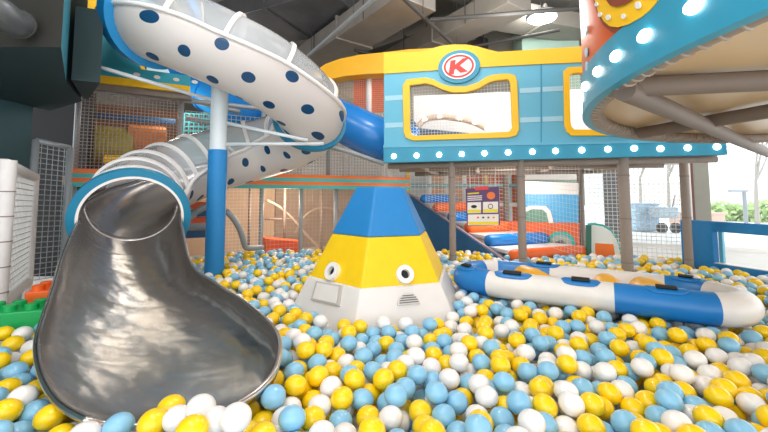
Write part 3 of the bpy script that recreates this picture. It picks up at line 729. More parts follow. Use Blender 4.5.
# white arch lines of a climbing hoop inside the lower storey
P = [q.pt(*q.px(*c)) for c in ((266, 200), (278, 206), (292, 218), (304, 232), (318, 246), (330, 254))]
tag(MB().tube(catmull(P, 4), .022, 8).build('bent_rail', mat('pale_tube', '#b9a795', .6), smooth=True), 'pale curved rail sweeping down behind the netting, above the orange box', 'rail')
P = [q.pt(*q.px(*c), -.3) for c in ((300, 236), (306, 222), (318, 211), (332, 208), (346, 212))]
tag(MB().tube(catmull(P, 4), .022, 8).build('bent_rail', mat('pale_tube', '#b9a795', .6), smooth=True), 'pale arched rail behind the netting next to the pyramid', 'rail')
q = Plane(wp(0, -.25), wp(1, -.25)); a, b = q.px(266, 252), q.px(302, 252)
mb = MB(); mb.prism([(a[0], FZ), (b[0], FZ), (b[0], .56), (a[0] + .02, .63), (a[0], .63)], q, -.35, 0)
tag(mb.build('padded_box', mat('red_orange_pad', '#e8552a', .5), bevel=.015), 'orange padded box at the back edge of the pit under the striped beam', 'box')
# bent grey hand rails next to the blue pole
P = [at(226, 211, 4.1), at(233, 218, 4.15), at(240, 230, 4.25), at(244, 243, 4.35), at(246, 247.5, 4.4), at(252, 248, 4.5), at(262, 247.5, 4.75)]
tag(MB().tube(catmull(P, 5), .032, 10).build('hand_rail', M_gpad, smooth=True), 'bent grey tube rail curving down just right of blue pole', 'rail')
P = [at(150, 226, 4.0), at(187, 218, 4.0), at(196, 212, 4.0), at(206, 207, 4.0), at(216, 206, 4.05)]
tag(MB().tube(catmull(P, 5), .035, 10).build('hand_rail', M_gpad, smooth=True), 'grey tube rail sloping up behind the blue pole, left side', 'rail')
tag(MB().tube([at(186, 227, 4.1), at(216, 226, 4.1)], .04, 10).build('hand_rail', M_gpad, smooth=True), 'short level grey rail between steel slide and blue pole', 'rail')
for (y, c, m, lab) in ((236, 'navy_pad', M_navy, 'dark blue padded bar low between steel slide and blue pole'), (222, 'red_pad', M_orared, 'orange-red padded bar behind the grey rails'), (214, 'navy2', M_navy, 'upper dark blue padded bar behind the grey rails'), (206, 'red2', M_orared, 'topmost orange-red padded bar beside the slide tube')):
    a, b = W1.px(182, y), W1.px(224, y)
    mb = MB(); mb.prism([(a[0], a[1] - .045), (b[0], a[1] - .045), (b[0], a[1] + .045), (a[0], a[1] + .045)], W1, -.24, -.12)
    tag(mb.build('padded_bar', m, bevel=.015), lab, 'bar')
# toys and pads seen through the upper cage net
def blob(px, py, off, rx, rz, m, label, name='foam_roller', cat='roller'):
    q = Plane(wp(0, off), wp(1, off)); u, z = q.px(px, py); c = q.pt(u, z)
    e = Vector((W1.e.x, W1.e.y, 0))
    tag(MB().tube([c - e * rx, c - e * rx * .94, c + e * rx * .94, c + e * rx], [rz * .85, rz, rz, rz * .85], 20).build(name, m, auto=True), label, cat)
blob(108, 145, -.8, .30, .24, mat('olive_pad', '#a89a35', .6), 'olive green barrel pad inside the netted cage')
blob(148, 140, -.8, .22, .20, mat('orange_pad2', '#d47a36', .6), 'orange barrel pad inside the cage, right of olive one')
blob(120, 160, -.5, .16, .06, M_yel, 'short yellow bolster low in the netted cage')
blob(136, 145, -1.1, .12, .18, mat('teal_pad', '#3f8aa0', .6), 'teal bolster between the olive and orange barrel pads')
q = Plane(wp(0, -1.3), wp(1, -1.3)); a, b = q.px(79, 125), q.px(100, 140)
tag(MB().prism([(a[0], b[1]), (b[0], b[1]), (b[0], a[1]), (a[0], a[1])], q, -.05, 0).build('light_panel', mat('warm_lamp', '#ffe2b8', .5, emit='#ffc27a', estr=1.2)), 'small glowing warm lamp panel in the netted cage', 'lamp')
q = Plane(wp(0, -.9), wp(1, -.9)); a, b = q.px(75, 112), q.px(176, 118)
tag(MB().prism([(a[0], a[1] - .06), (b[0], a[1] - .06), (b[0], a[1] + .02), (a[0], a[1] + .02)], q, -.1, 0).build('padded_bar', M_navy, bevel=.01), 'navy padded bar crossing high inside the netted cage', 'bar')
# yellow and teal board over the cage
ub = thing('upper_board', 'teal board with white dots and yellow lower edge above the cage', 'board', tuple(W1.pt(1, 2.6, .05)))
a, b = W1.px(88, 90)[0], W1.px(190, 90)[0]
MB().prism([(a, 2.50), (b, 2.50), (b, 2.585), (a, 2.585)], W1, -.02, .12).build('yellow_edge', M_yel, ub)
MB().prism([(a, 2.585), (b, 2.585), (b, 2.72), (a, 2.72)], W1, 0, .10).build('teal_band', mat('teal_band', '#37a8bf', .45), ub)
for k in range(7): u = a + .06 + k * .2; MB().prism(ellipse(u, 2.65, .035, .022, 14), W1, .10, .108).build('white_dot', M_white, ub)
MB().prism([(a, 2.43), (b + .02, 2.43), (b + .02, 2.50), (a, 2.50)], W1, -.02, .08).build('grey_base', M_taped, ub)
MB().prism([(-.1, 2.72), (a + .55, 2.72), (a + .45, 3.0), (a + .25, 3.3), (a + .25, 4.3), (-.1, 4.3)], W1, -.3, -.25).build('yellow_panel', M_yel, ub)
MB().prism([(a + .45, 2.72), (b - .1, 2.72), (b - .5, 3.6), (a + .45, 3.6)], W1, -1.2, -1.15).build('pale_blue_panel', mat('pale_blue_vinyl', '#b8dcec', .5), ub)
MB().prism([(a + .02, 2.72), (a + .5, 2.72), (a + .42, 2.95), (a + .3, 3.22), (a + .12, 3.3), (a + .02, 3.2)], W1, -.02, .03).build('teal_scroll', MATS['teal_band'], ub)

# ------------------------------------------------------------------ upper level behind: yellow arch, orange net panels, blue tube
YA = Plane((at(318, 60, 6.0)).xy, (at(452, 60, 5.6)).xy)
t = thing('arched_beam', 'thick yellow arched beam running behind the cyan board', 'beam', tuple(YA.pt(1, 3.1, 0)))
top = [(314, 72), (325, 64), (340, 58.5), (360, 54.5), (385, 52), (410, 49), (455, 47)]
bot = [(314, 80), (330, 79), (345, 76), (365, 74), (385, 73), (410, 71), (455, 70)]
MB().prism(strip_poly(YA, top, bot), YA, -.25, 0).build('beam_body', mat('arch_yellow', '#f6b41e', .4), t, bevel=.03)
NP = Plane(YA.pt(0, 0, -.3).xy, YA.pt(1, 0, -.3).xy)
def panel(px0, px1, y0, y1, sp, m, label, off=0):
    a, b = NP.px(px0, y1), NP.px(px1, y0); t = thing('net_screen', label, 'net', tuple(NP.pt(a[0], a[1])))
    mb = MB(); net(mb, NP.pt(a[0], a[1], off), NP.pt(b[0], a[1], off), NP.pt(b[0], b[1], off), NP.pt(a[0], b[1], off), sp, .006); mb.build('mesh', m, t); return t
panel(354, 367, 75, 113, .035, mat('orange_cord', '#f0641f', .6), 'bright orange net screen left of the white upright')
panel(372, 384, 75, 112, .035, mat('orange_cord', '#f0641f', .6), 'bright orange net screen right of the white upright')
panel(318, 353, 76, 100, .05, M_nety, 'tan net screen beside the orange ones')
a = NP.px(369, 75); b = NP.px(369, 128)
tag(MB().tube([NP.pt(a[0], b[1]), NP.pt(a[0], a[1] + .1)], .05, 12).build('upright', M_wpad, smooth=True), 'white padded upright between two orange net screens', 'post')
a, b = NP.px(330, 118), NP.px(390, 100)
panel(300, 384, 112, 182, .05, M_net, 'white net screen under the blue tube', -.1)
for (x, lab) in ((343, 'white padded upright under the blue tube, by the slide'), (377, 'white padded upright under the blue tube, next to cyan board')):
    a = NP.px(x, 130)[0]; tag(MB().tube([NP.pt(a, 1.5, -.15), NP.pt(a, 2.35, -.15)], .045, 12).build('upright', M_wpad, smooth=True), lab, 'post')
t = thing('tube_slide', 'opaque bright blue tube slide passing behind the spiral slide', 'tube slide', tuple(at(300, 120, 5.7)))
P = catmull([at(150, 62, 5.9), at(195, 84, 5.75), at(240, 108, 5.6), at(290, 118, 5.5), at(335, 120, 5.3), at(375, 137, 5.2), at(410, 146, 5.4)], 6)
MB().tube(P, .30, 28).build('tube', M_bluet, t, smooth=True)
for i in (8, 15, 24, 31):
    d = (P[i + 1] - P[i - 1]).normalized(); MB().tube([P[i] - d * .02, P[i] + d * .02], .325, 28).build('joint_flange', M_bluet, t, auto=True)
tag(MB().tube([at(322, 145, 4.6), at(350, 152, 4.8), at(384, 164, 5.0)], .03, 10).build('brace_pipe', M_gpad, smooth=True), 'grey pipe sloping from the slide flange toward the deck', 'pipe')
for k, (a, b, lab) in enumerate((((190, 100), (240, 112), 'upper grey rail above the teal net'), ((186, 118), (236, 128), 'lower grey rail across the teal net'))):
    tag(MB().tube([at(a[0], a[1], 4.95), at(b[0], b[1], 5.15)], .035, 10).build('guard_rail', M_gpad, smooth=True), lab, 'rail')
TN = Plane((at(180, 200, 5.6)).xy, (at(262, 200, 5.9)).xy)
a, b = TN.px(181, 200)[0], TN.px(262, 200)[0]
netthing('teal net wall behind the clear part of the slide', [TN.pt(a, 1.55), TN.pt(b, 1.55), TN.pt(b, 2.5), TN.pt(a, 2.5)], .07, M_nett, .012)
# play panels of the upper storey deeper inside
for k, (px0, px1, y0, y1, Y, c, lab) in enumerate((
        (196, 206, 152, 172, 6.2, '#3b6db0', 'blue play panel beyond the teal net, beside pole'),
        (178, 196, 160, 170, 6.3, '#e45a50', 'pinkish red play panel beyond the clear hoops'),
        (385, 430, 172, 190, 8.6, '#cfd8dc', 'pale grey low panel far back under the deck'),
        (430, 470, 168, 178, 8.4, '#e7a878', 'peach panel far back above the roller stair'),
        (470, 520, 166, 178, 8.2, '#e36a3c', 'orange panel far back right of the notice board'),
        (522, 580, 168, 180, 6.9, '#e9e2da', 'cream panel far back above the play board'))):
    a, b = at(px0, y1, Y), at(px1, y0, Y)
    if 'peach' in lab or 'orange panel' in lab or 'low panel' in lab: a.z = FZ
    tag(MB().box(((a.x + b.x) / 2, Y, (a.z + b.z) / 2), (b.x - a.x, .06, b.z - a.z)).build('padded_board', mat('panel_' + c[1:], c, .6, var=.1, scale=3), bevel=.01), lab, 'panel')
# coloured padded uprights and rails far back, under the deck
rnd = random.Random(4)
for k in range(10):
    x = 392 + k * 19 + rnd.uniform(-4, 4); Y = 7.9; p = at(x, 195, Y); c = ['#f1ede8', '#efc23a', '#dfe6ea', '#e8e0d6'][k % 4]
    cn = ['white', 'yellow', 'pale grey', 'cream'][k % 4]
    tag(MB().tube([(p.x, Y, FZ), (p.x, Y, 2.3)], .05, 10).build('padded_upright', mat('up_' + c[1:], c, .6), smooth=True), '%s padded upright in the farthest row, seen under the raised deck' % cn, 'post', '%s far uprights' % cn)
for (z, c, lab) in ((1.85, '#e98a4c', 'orange padded rail high in the far frame'), (1.45, '#7fc4cf', 'teal padded rail in the far frame'), (1.05, '#efe9e2', 'cream padded rail low in the far frame')):
    tag(MB().tube([(.1, 7.8, z), (4.0, 7.8, z)], .04, 10).build('far_rail', mat('rail_' + c[1:], c, .6), smooth=True), lab, 'rail')
mb = MB(); net(mb, (.0, 7.7, .4), (2.45, 7.35, .4), (2.45, 7.35, 2.0), (0, 7.7, 2.0), .08, .006)
tag(mb.build('safety_net', M_net), 'wide white net far behind the roller stair', 'net')

# ================================================================== LEFT FENCE
t = thing('padded_fence', 'white padded fence with a net panel at the left edge', 'fence', (-2.6, 2.6, FZ))
fa, fb = at(5, 200, 2.55), at(33, 200, 3.35)
fa, fb = fa.xy, fb.xy; FP = Plane(fa, fb)
MB().tube([FP.pt(0, FZ), FP.pt(0, 1.49)], .05, 18).build('post', M_wpad, t, auto=True)
MB().tube([FP.pt(FP.len, FZ), FP.pt(FP.len, 1.44)], .035, 14).build('post', M_wpad, t, auto=True)
MB().tube([FP.pt(0, 1.46), FP.pt(FP.len, 1.41)], .038, 14).build('rail', M_wpad, t, auto=True)
MB().tube([FP.pt(0, .48), FP.pt(FP.len, .48)], .035, 14).build('rail', M_wpad, t, auto=True)
for k in range(6): MB().tube([FP.pt(0, .42 + k * .17), FP.pt(0, .428 + k * .17)], .0525, 18).build('tape_band', M_taped, t)
mb = MB(); net(mb, FP.pt(.03, .48), FP.pt(FP.len - .03, .48), FP.pt(FP.len - .03, 1.42), FP.pt(.03, 1.45), .045, .0045); mb.build('net_panel', M_net, t)
FL = Plane(tuple(fa), (fa[0] - 1.0, fa[1] - .35))
MB().tube([FL.pt(0, 1.46), FL.pt(1, 1.46)], .04, 14).build('rail', M_wpad, t, smooth=True)
t = thing('netted_screen', 'tall narrow grey-framed net screen beside the white fence', 'fence', tuple(at(33, 285, 3.55)))
a, b = at(32, 200, 3.5), at(67, 200, 3.75); GP = Plane(a.xy, b.xy)
for u in (0, GP.len): MB().tube([GP.pt(u, FZ), GP.pt(u, 1.78 if u == 0 else 1.74)], .03, 12).build('post', M_gpad, t, smooth=True)
MB().tube([GP.pt(0, 1.77), GP.pt(GP.len, 1.73)], .026, 10).build('rail', M_gpad, t, smooth=True)
mb = MB(); net(mb, GP.pt(0, .45), GP.pt(GP.len, .45), GP.pt(GP.len, 1.73), GP.pt(0, 1.76), .05, .004); mb.build('net_panel', M_netg, t)

# toy bricks on the left
def brick(x, y, z, L, Wd, H, rz, m, label, nx, ny):
    t = thing('toy_brick', label, 'toy brick', (x, y, z)); R = Matrix.Rotation(rz, 3, 'Z')
    MB().box((x, y, z + H / 2), (L, Wd, H), rz).build('body', m, t, bevel=.008)
    for i in range(nx):
        for j in range(ny):
            p = R @ Vector(((i + .5) / nx * L - L / 2, (j + .5) / ny * Wd - Wd / 2, 0)) + Vector((x, y, z + H))
            MB().tube([p, p + Vector((0, 0, .028)), p + Vector((0, 0, .032))], [.033, .033, .028], 16).build('stud', m, t, auto=True)
a = at(20, 318, 2.2)
brick(a.x - .02, 2.25, .45, .40, .20, .135, .35, M_green, 'large green toy brick with round studs by the fence', 4, 2)
brick(-2.2, 2.5, .45, .20, .20, .19, .35, M_orab, 'orange toy brick standing behind the green one', 2, 2)

# ================================================================== SPIRAL SLIDE
TR = .355
ctrl = [(-2.70, 4.22, 3.10), (-2.47, 3.68, 2.98), (-2.05, 3.26, 2.82), (-1.55, 3.32, 2.63), (-1.08, 3.52, 2.42), (-.79, 3.90, 2.16), (-1.02, 4.30, 1.95), (-1.52, 4.42, 1.80), (-2.02, 4.15, 1.61), (-2.24, 3.70, 1.39), (-2.19, 3.28, 1.22), (-1.975, 2.93, 1.07)]
path = catmull(ctrl, 9)
n0 = 17
N_ = len(path)
outs = []; tans = []
for i in range(N_):
    d = path[min(i + 1, N_ - 1)] - path[max(0, i - 1)]; tans.append(d.normalized()); o = Vector((d.y, -d.x, 0)).normalized(); outs.append(o)
arcl = [0]
for i in range(1, N_): arcl.append(arcl[-1] + (path[i] - path[i - 1]).length)
def sp(i, ph, r=TR):
    up = outs[i].cross(tans[i]).normalized(); 
    if up.z < 0: up = -up
    return path[i] + r * (cos(ph) * outs[i] + sin(ph) * up)
slide = thing('spiral_slide', 'white spiral tube slide with dark blue dots and clear hooped cover', 'slide', (-1.5, 3.7, FZ))
def gutter(i0, i1, m, name, ph0=pi, ph1=2 * pi, r=TR, n=20, th=.014, par=slide):
    mb = MB(); mb.uv = []
    for i in range(i0, i1 + 1):
        for k in range(n + 1):
            ph = ph0 + (ph1 - ph0) * k / n; mb.v.append(tuple(sp(i, ph, r))); mb.uv.append((arcl[i], (ph - pi) * TR))
    for i in range(i1 - i0):
        for k in range(n):
            mb.f.append((i * (n + 1) + k, i * (n + 1) + k + 1, (i + 1) * (n + 1) + k + 1, (i + 1) * (n + 1) + k)); mb.m.append(0)
    return mb.build(name, m, par, smooth=True, solid=th)
LI = N_ - 1
liner = 9
gutter(n0, LI, M_dots, 'gutter')
gutter(0, n0, M_dots, 'upper_gutter')
gutter(2, LI, M_clear, 'clear_cover', 0, pi, TR - .01, 20, 0)
for ph, nm in ((0, 'outer_rim'), (pi, 'inner_rim')):
    MB().tube([sp(i, ph, TR + .012) for i in range(0, LI + 1)], .02, 8).build(nm, M_white, slide, smooth=True)
def hoop(i, r, w, m, name, ph0=0, ph1=pi, n=24, dep=.022):
    mb = MB(); vs = []; t = tans[i]
    for k in range(n + 1):
        ph = ph0 + (ph1 - ph0) * k / n
        for (dr, s) in ((0, -1), (dep, -1), (dep, 1), (0, 1)): vs.append(sp(i, ph, r + dr) + t * s * w)
    fs = []
    full = abs(ph1 - ph0 - 2 * pi) < .01
    for k in range(n):
        for j in range(4): fs.append((k * 4 + j, k * 4 + (j + 1) % 4, k * 4 + 4 + (j + 1) % 4, k * 4 + 4 + j))
    mb.add(vs, fs); return mb.build(name, m, slide, auto=True)
k = n0 + 5
while k < LI - 2:
    hoop(k, TR - .01, .018, M_white, 'hoop'); k += 7 if k < 60 else 5
hoop(n0, TR, .07, mat('flange_blue', '#1f8fce', .35), 'joint_flange', 0, 2 * pi, 40, .07)
hoop(48, TR, .025, M_fl, 'joint_flange', pi, 2 * pi, 30, .05)
hoop(38, TR, .006, M_white, 'joint_seam', pi, 2 * pi, 30, .004)
hoop(28, TR, .006, M_white, 'joint_seam', pi, 2 * pi, 30, .004)
hoop(LI, TR - .005, .03, M_fl, 'exit_flange', 0, 2 * pi, 48, .055)
hoop(LI, TR - .022, .034, M_white, 'exit_inner_ring', -.35, pi + .35, 48, .018)

# support pole with struts
pole = thing('slide_pole', 'round slide support pole, white above and blue padded below', 'pole', (-1.67, 3.70, FZ))
PX, PY = -1.67, 3.70
MB().tube([(PX, PY, FZ), (PX, PY, 1.70)], .09, 28).build('blue_padding', M_bluef, pole, auto=True)
MB().tube([(PX, PY, 1.70), (PX, PY, 2.38)], .08, 28).build('white_tube', mat('pole_white', '#d9e2e6', .45), pole, auto=True)
for (z0, ang, L, zz) in ((1.76, 5, 1.05, 1.78), (1.98, 0, .9, 1.80), (2.2, 215, 1.0, 2.36), (1.80, 85, .5, 1.66)):
    e = Vector((cos(radians(ang)), sin(radians(ang)), 0)); p = Vector((PX, PY, z0)) + e * .06; q = Vector((PX, PY, zz)) + e * L
    MB().tube([p, q], .018, 10).build('strut', mat('strut_white', '#dfe5e8', .4), pole, smooth=True)

# ------------------------------------------------------------------ steel mouth of the slide
endc, et, eo = path[LI], tans[LI], outs[LI]
eu = eo.cross(et).normalized(); eu = eu if eu.z > 0 else -eu
mouth = thing('steel_slide_mouth', 'brushed stainless steel slide mouth spreading out onto the balls', 'slide', (-1.0, 1.7, SURF))
# liner going back into the tube: full circle
mb = MB(); mb.uv = []; nn = 48; rl = TR - .028
idx = list(range(LI - 8, LI + 1))
for i in idx:
    for k in range(nn + 1): mb.v.append(tuple(sp(i, 2 * pi * k / nn, rl))); mb.uv.append((arcl[i] - arcl[LI], (2 * pi * k / nn - 1.5 * pi) * rl))
for i in range(len(idx) - 1):
    for k in range(nn): mb.f.append((i * (nn + 1) + k, i * (nn + 1) + k + 1, (i + 1) * (nn + 1) + k + 1, (i + 1) * (nn + 1) + k)); mb.m.append(0)
mb.build('tube_liner', M_steel, mouth, smooth=True)
gutter(LI - 34, LI - 6, M_steel, 'steel_gutter', pi, 2 * pi, rl, 20, .006, mouth)
# flared chute: left edge, right edge and bottom line
right0, left0 = sp(LI, 0, rl), sp(LI, pi, rl)
if proj(right0)[0] < proj(left0)[0]: right0, left0 = left0, right0
bot0 = sp(LI, 1.5 * pi, rl)
Lc = [left0, at(64, 252, 2.38), at(54, 285, 2.05), at(45, 313, 1.80), at(37, 342, 1.58), at(41, 374, 1.42), at(58, 403, 1.30), at(88, 421, 1.22)]
Rc = [right0, at(190, 262, 2.62), at(216, 284, 2.32), at(248, 305, 2.00), at(276, 333, 1.72), at(277, 365, 1.52), at(258, 391, 1.38), at(222, 413, 1.28)]
Bz = [bot0.z, .585, .53, .485, .462, .455, .462, .478]
Bc = [bot0] + [Vector((((Lc[k] + Rc[k]) / 2).x + .03, ((Lc[k] + Rc[k]) / 2).y + .05, Bz[k])) for k in range(1, 8)]
Lp, Rp, Bp = catmull(Lc, 8), catmull(Rc, 8), catmull(Bc, 8)
mb = MB(); mb.uv = []; nu = 40; rows = len(Lp); sl = 0
for i in range(rows):
    Lv, Rv, Bv = Lp[i], Rp[i], Bp[i]; M_ = (Lv + Rv) / 2; h = (Rv - Lv) / 2; dn = Bv - M_
    if i: sl += (Bp[i] - Bp[i - 1]).length
    fl = min(1, i / (rows * .6)); pw = 1 - .1 * fl
    for k in range(nu + 1):
        u = -pi / 2 + pi * k / nu; cx = sin(u); cy = max(0, cos(u)) ** pw
        mb.v.append(tuple(M_ + h * cx + dn * cy)); mb.uv.append((sl, u * .45))
for i in range(rows - 1):
    for k in range(nu): mb.f.append((i * (nu + 1) + k, i * (nu + 1) + k + 1, (i + 1) * (nu + 1) + k + 1, (i + 1) * (nu + 1) + k)); mb.m.append(0)
ch = mb.build('chute', M_steel, mouth, smooth=True, solid=.008)
ch.modifiers['s'].use_rim = False
CH_V = list(mb.v)
rimp = Lp + [Vector(mb.v[(rows - 1) * (nu + 1) + k]) for k in range(2, nu - 1, 2)] + Rp[::-1]
MB().tube(rimp, .0125, 10).build('rolled_rim', M_steelr, mouth, smooth=True)

# ================================================================== PYRAMID
pyr = thing('pyramid_blower', 'six sided pyramid with blue top, yellow band and white base', 'pyramid', (0, 0, FZ))
PF = Vector((-.165, 2.30)); S_ = .625; bis = radians(77.5)
PC = PF + S_ * Vector((cos(bis), sin(bis)))
def hexring(z, off=0):
    tt = (z - SURF) / .81; ctop = Vector((PC.x + .01, PC.y + .02)); s = S_ + (.20 - S_) * tt + off; c = PC.lerp(ctop, tt)
    return [Vector((c.x + s * cos(bis + pi + k * pi / 3), c.y + s * sin(bis + pi + k * pi / 3), z)) for k in range(6)]
def hexpart(z0, z1, name, m, off=0, off1=None):
    a, b = hexring(z0, off), hexring(z1, off if off1 is None else off1)
    return MB().add(a + b, [(5, 4, 3, 2, 1, 0), (6, 7, 8, 9, 10, 11)] + [(k, (k + 1) % 6, (k + 1) % 6 + 6, k + 6) for k in range(6)]).build(name, m, pyr, bevel=.012)
hexpart(.32, .66, 'white_base', mat('base_white', '#e2ddd9', .45), .012)
hexpart(.655, .962, 'yellow_band', mat('vinyl_yellow', '#f3c808', .5, bump=.1, scale=12), 0)
hexpart(.962, 1.31, 'blue_top', mat('vinyl_blue_top', '#1f7fc0', .5, bump=.1, scale=12), .004)
def face_frame(k, px, py):
    """hit of a pixel ray with side face k of the pyramid; returns point, normal, side and up axes"""
    r0, r1 = hexring(.5), hexring(1.3); a, b, c = r0[k], r0[(k + 1) % 6], r1[k]
    nrm = (b - a).cross(c - a).normalized(); 
    if nrm.y > 0: nrm = -nrm
    r = ray(px, py); o = Vector((0, 0, CAMZ)); t = (a - o).dot(nrm) / r.dot(nrm); p = o + r * t
    sx = (b - a).normalized(); sx = sx if sx.x > 0 else -sx
    up = nrm.cross(sx); up = up if up.z > 0 else -up
    return p, nrm, sx, up
def decal_disc(fr, ro, ri, d0, d1, m, name, n=28, z=1.0):
    p, nr, sx, up = fr; mb = MB(); vs = []
    prof = [(ro, d0), (ro, d1), (ri, d1), (ri, d0)]
    for k in range(n):
        q = 2 * pi * k / n
        for (r_, d) in prof: vs.append(p + nr * d + r_ * (cos(q) * sx + z * sin(q) * up))
    fs = [(k * 4 + j, k * 4 + (j + 1) % 4, ((k + 1) % n) * 4 + (j + 1) % 4, ((k + 1) % n) * 4 + j) for k in range(n) for j in range(4)]
    return mb.add(vs, fs).build(name, m, pyr, auto=True)
faceR, faceL = 0, 5
r0 = hexring(.5)
if proj((r0[0] + r0[1]) / 2)[0] < proj(r0[0])[0]: faceR, faceL = 5, 0
for (f, x, y, r_) in ((faceL, 334, 272, .062), (faceR, 404, 275, .060)):
    fr = face_frame(f, x, y)
    decal_disc(fr, r_, r_ * .50, -.01, .032, M_white, 'port_collar')
    decal_disc(fr, r_ * .52, .001, -.005, .004, M_black, 'port_hole')
fr = face_frame(faceR, 408, 305); p, nr, sx, up = fr
mb = MB(); vs = [p + nr * d + .075 * (cos(q) * sx + sin(q) * up * 1.0) for d in (0, .026) for q in [pi * k / 14 for k in range(15)]]
mb.add(vs, [tuple(range(14, -1, -1)), tuple(range(15, 30))] + [(k, k + 1, k + 16, k + 15) for k in range(14)] + [(14, 0, 15, 29)])
vt = mb.build('vent', mat('vent_white', '#d8d3ce', .5), pyr)
for k in range(4):
    hh = .012 + k * .014; ww = sqrt(.066 ** 2 - hh ** 2)
    mb = MB(); c = p + up * hh + nr * .028; Mx = Matrix((sx, nr, up)).transposed(); mb.box(c, (2 * ww, .004, .006), M=Mx)
    mb.build('vent_slot', mat('slot_dark', '#6d6862', .6), vt)
P4 = [face_frame(faceL, x, y)[0] for x, y in ((318.5, 282), (344, 286.5), (341, 307), (313, 300.5))]; nL = face_frame(faceL, 330, 290)[1]
def slab4(P4, nr, d0, d1, m, name):
    return MB().add([q + nr * d0 for q in P4] + [q + nr * d1 for q in P4], [(3, 2, 1, 0), (4, 5, 6, 7)] + [(k, (k + 1) % 4, (k + 1) % 4 + 4, k + 4) for k in range(4)]).build(name, m, pyr, bevel=.003)
slab4(P4, nL, .0, .026, mat('hatch_white', '#bdb7b1', .5), 'hatch')
cc = sum(P4, Vector()) / 4; slab4([cc + (q - cc) * .84 for q in P4], nL, .026, .030, mat('base_white', '#e2ddd9', .45), 'hatch')

# ================================================================== RAFT
raft = thing('inflatable_raft', 'white and blue inflatable raft lying on the balls', 'raft', (1.45, 2.75, SURF))
RT = .097; rzc = SURF + RT - .015
RPc = [(.67, 3.04), (.84, 2.84), (1.13, 2.67), (1.40, 2.52), (1.66, 2.37), (1.90, 2.24), (2.04, 2.21), (2.16, 2.29), (2.18, 2.45), (2.08, 2.63), (1.85, 2.80), (1.58, 2.97), (1.30, 3.13), (1.05, 3.28), (.86, 3.30), (.72, 3.19)]
RPc3 = [(x, y, rzc + (.035 if x > 2.2 else 0)) for x, y in RPc]
RP = catmull(RPc3, 8, closed=True)
def rcol(i):
    s = i / 8
    for a, b in ((.85, 3.3), (5.2, 8.3), (9.3, 11.7), (13.2, 13.9)):
        if a <= s < b: return 0
    return 1
tb = MB().tube(RP, RT, 22, mi=[rcol(i) for i in range(len(RP))], closed=True).build('main_tube', [mat('raft_white', '#e9e4e0', .35, bump=.1, scale=8), mat('raft_blue', '#1a7bc6', .35, bump=.1, scale=8)], raft, smooth=True)
def rpt(s): 
    i = int(s * 8) % len(RP); j = (i + 1) % len(RP); return RP[i].lerp(RP[j], s * 8 - int(s * 8))
for s0, s1, lab in ((3.35, 10.6, 0), (4.45, 10.0, 1), (2.2, 12.6, 2)):
    a, b = rpt(s0), rpt(s1); d = (b - a).normalized(); mid = (a + b) / 2 - Vector((0, 0, -.005))
    MB().tube([a + d * .08, a + d * .12, mid, b - d * .12, b - d * .08], [.06, .09, .095, .09, .06], 18).build('thwart', mat('thwart_yellow', '#f6b21e', .4), raft, smooth=True)
mb = MB(); vs = [(p.x, p.y) for p in RP]
vprism(mb, vs[::2], SURF + .005, SURF + .02); mb.build('floor_sheet', mat('raft_floor', '#d9dde0', .5), raft)
# grab handles on blue patches
def patch(s, L, wd, m, off, name, phi, parent, h=.004):
    mb = MB(); vs = []; nL, nW = 12, 6
    for a in range(nL + 1):
        u = -1 + 2 * a / nL; ww = wd * (max(0, 1 - abs(u) ** 4)) ** .5 if name == 'handle_patch' else wd
        for b_ in range(nW + 1):
            v = -1 + 2 * b_ / nW; ss = s + u * L / .31; c = rpt(ss); d = (rpt(ss + .2) - rpt(ss - .2)).normalized(); sd = Vector((d.y, -d.x, 0)).normalized()
            q = phi + v * ww / RT; vs.append(c + (RT + off) * (cos(q) * Vector((0, 0, 1)) + sin(q) * sd))
    fs = [(a * (nW + 1) + b_, a * (nW + 1) + b_ + 1, (a + 1) * (nW + 1) + b_ + 1, (a + 1) * (nW + 1) + b_) for a in range(nL) for b_ in range(nW)]
    mb.add(vs, fs); return mb.build(name, m, parent, smooth=True, solid=h)
for s, ph in ((1.4, .3), (2.75, .3), (4.3, .2), (.1, .2), (11.9, -.1), (8.9, -.1)):
    pt_ = patch(s, .12, .05, mat('raft_blue', ''), .003, 'handle_patch', ph, raft)
    patch(s, .055, .018, M_black, .014, 'handle', ph, pt_, .012)

# ================================================================== BALLS
BR = .0425
M_by = mat('ball_yellow', '#ffd20a', .3, var=.03, coat=.3)
M_bw = mat('ball_white', '#efebe8', .3, var=.02, coat=.3)
M_bb = mat('ball_blue', '#8ac3e2', .3, var=.04, coat=.3)
rnd = random.Random(11)
# keep-out volumes
RPs = [RP[i] for i in range(0, len(RP), 3)]
raft_poly = [(p.x, p.y) for p in RP[::4]]
def inpoly(x, y, P):
    c = False; j = len(P) - 1
    for i in range(len(P)):
        if (P[i][1] > y) != (P[j][1] > y) and x < (P[j][0] - P[i][0]) * (y - P[i][1]) / (P[j][1] - P[i][1]) + P[i][0]: c = not c
        j = i
    return c
posts = [(o.location.x, o.location.y, .062 + BR) for o in bpy.data.objects if o.name.startswith('deck_post')] + [(PX, PY, .085 + BR)]
chg = {}
for v in CH_V + [tuple(q) for q in Lp + Rp]:
    if v[2] < .75: chg.setdefault((int(v[0] // .06), int(v[1] // .06)), []).append(v)
mouth_poly = [(q.x, q.y) for q in Lp + Rp[::-1]]
hexb = hexring(.5, .03)
def w1side(x, y): return (Vector((x, y)) - W1.a).dot(W1.n)
def bwside(x, y): return (Vector((x, y)) - BW.a).dot(BW.n)
fenv = Vector((-.43, 2.1))
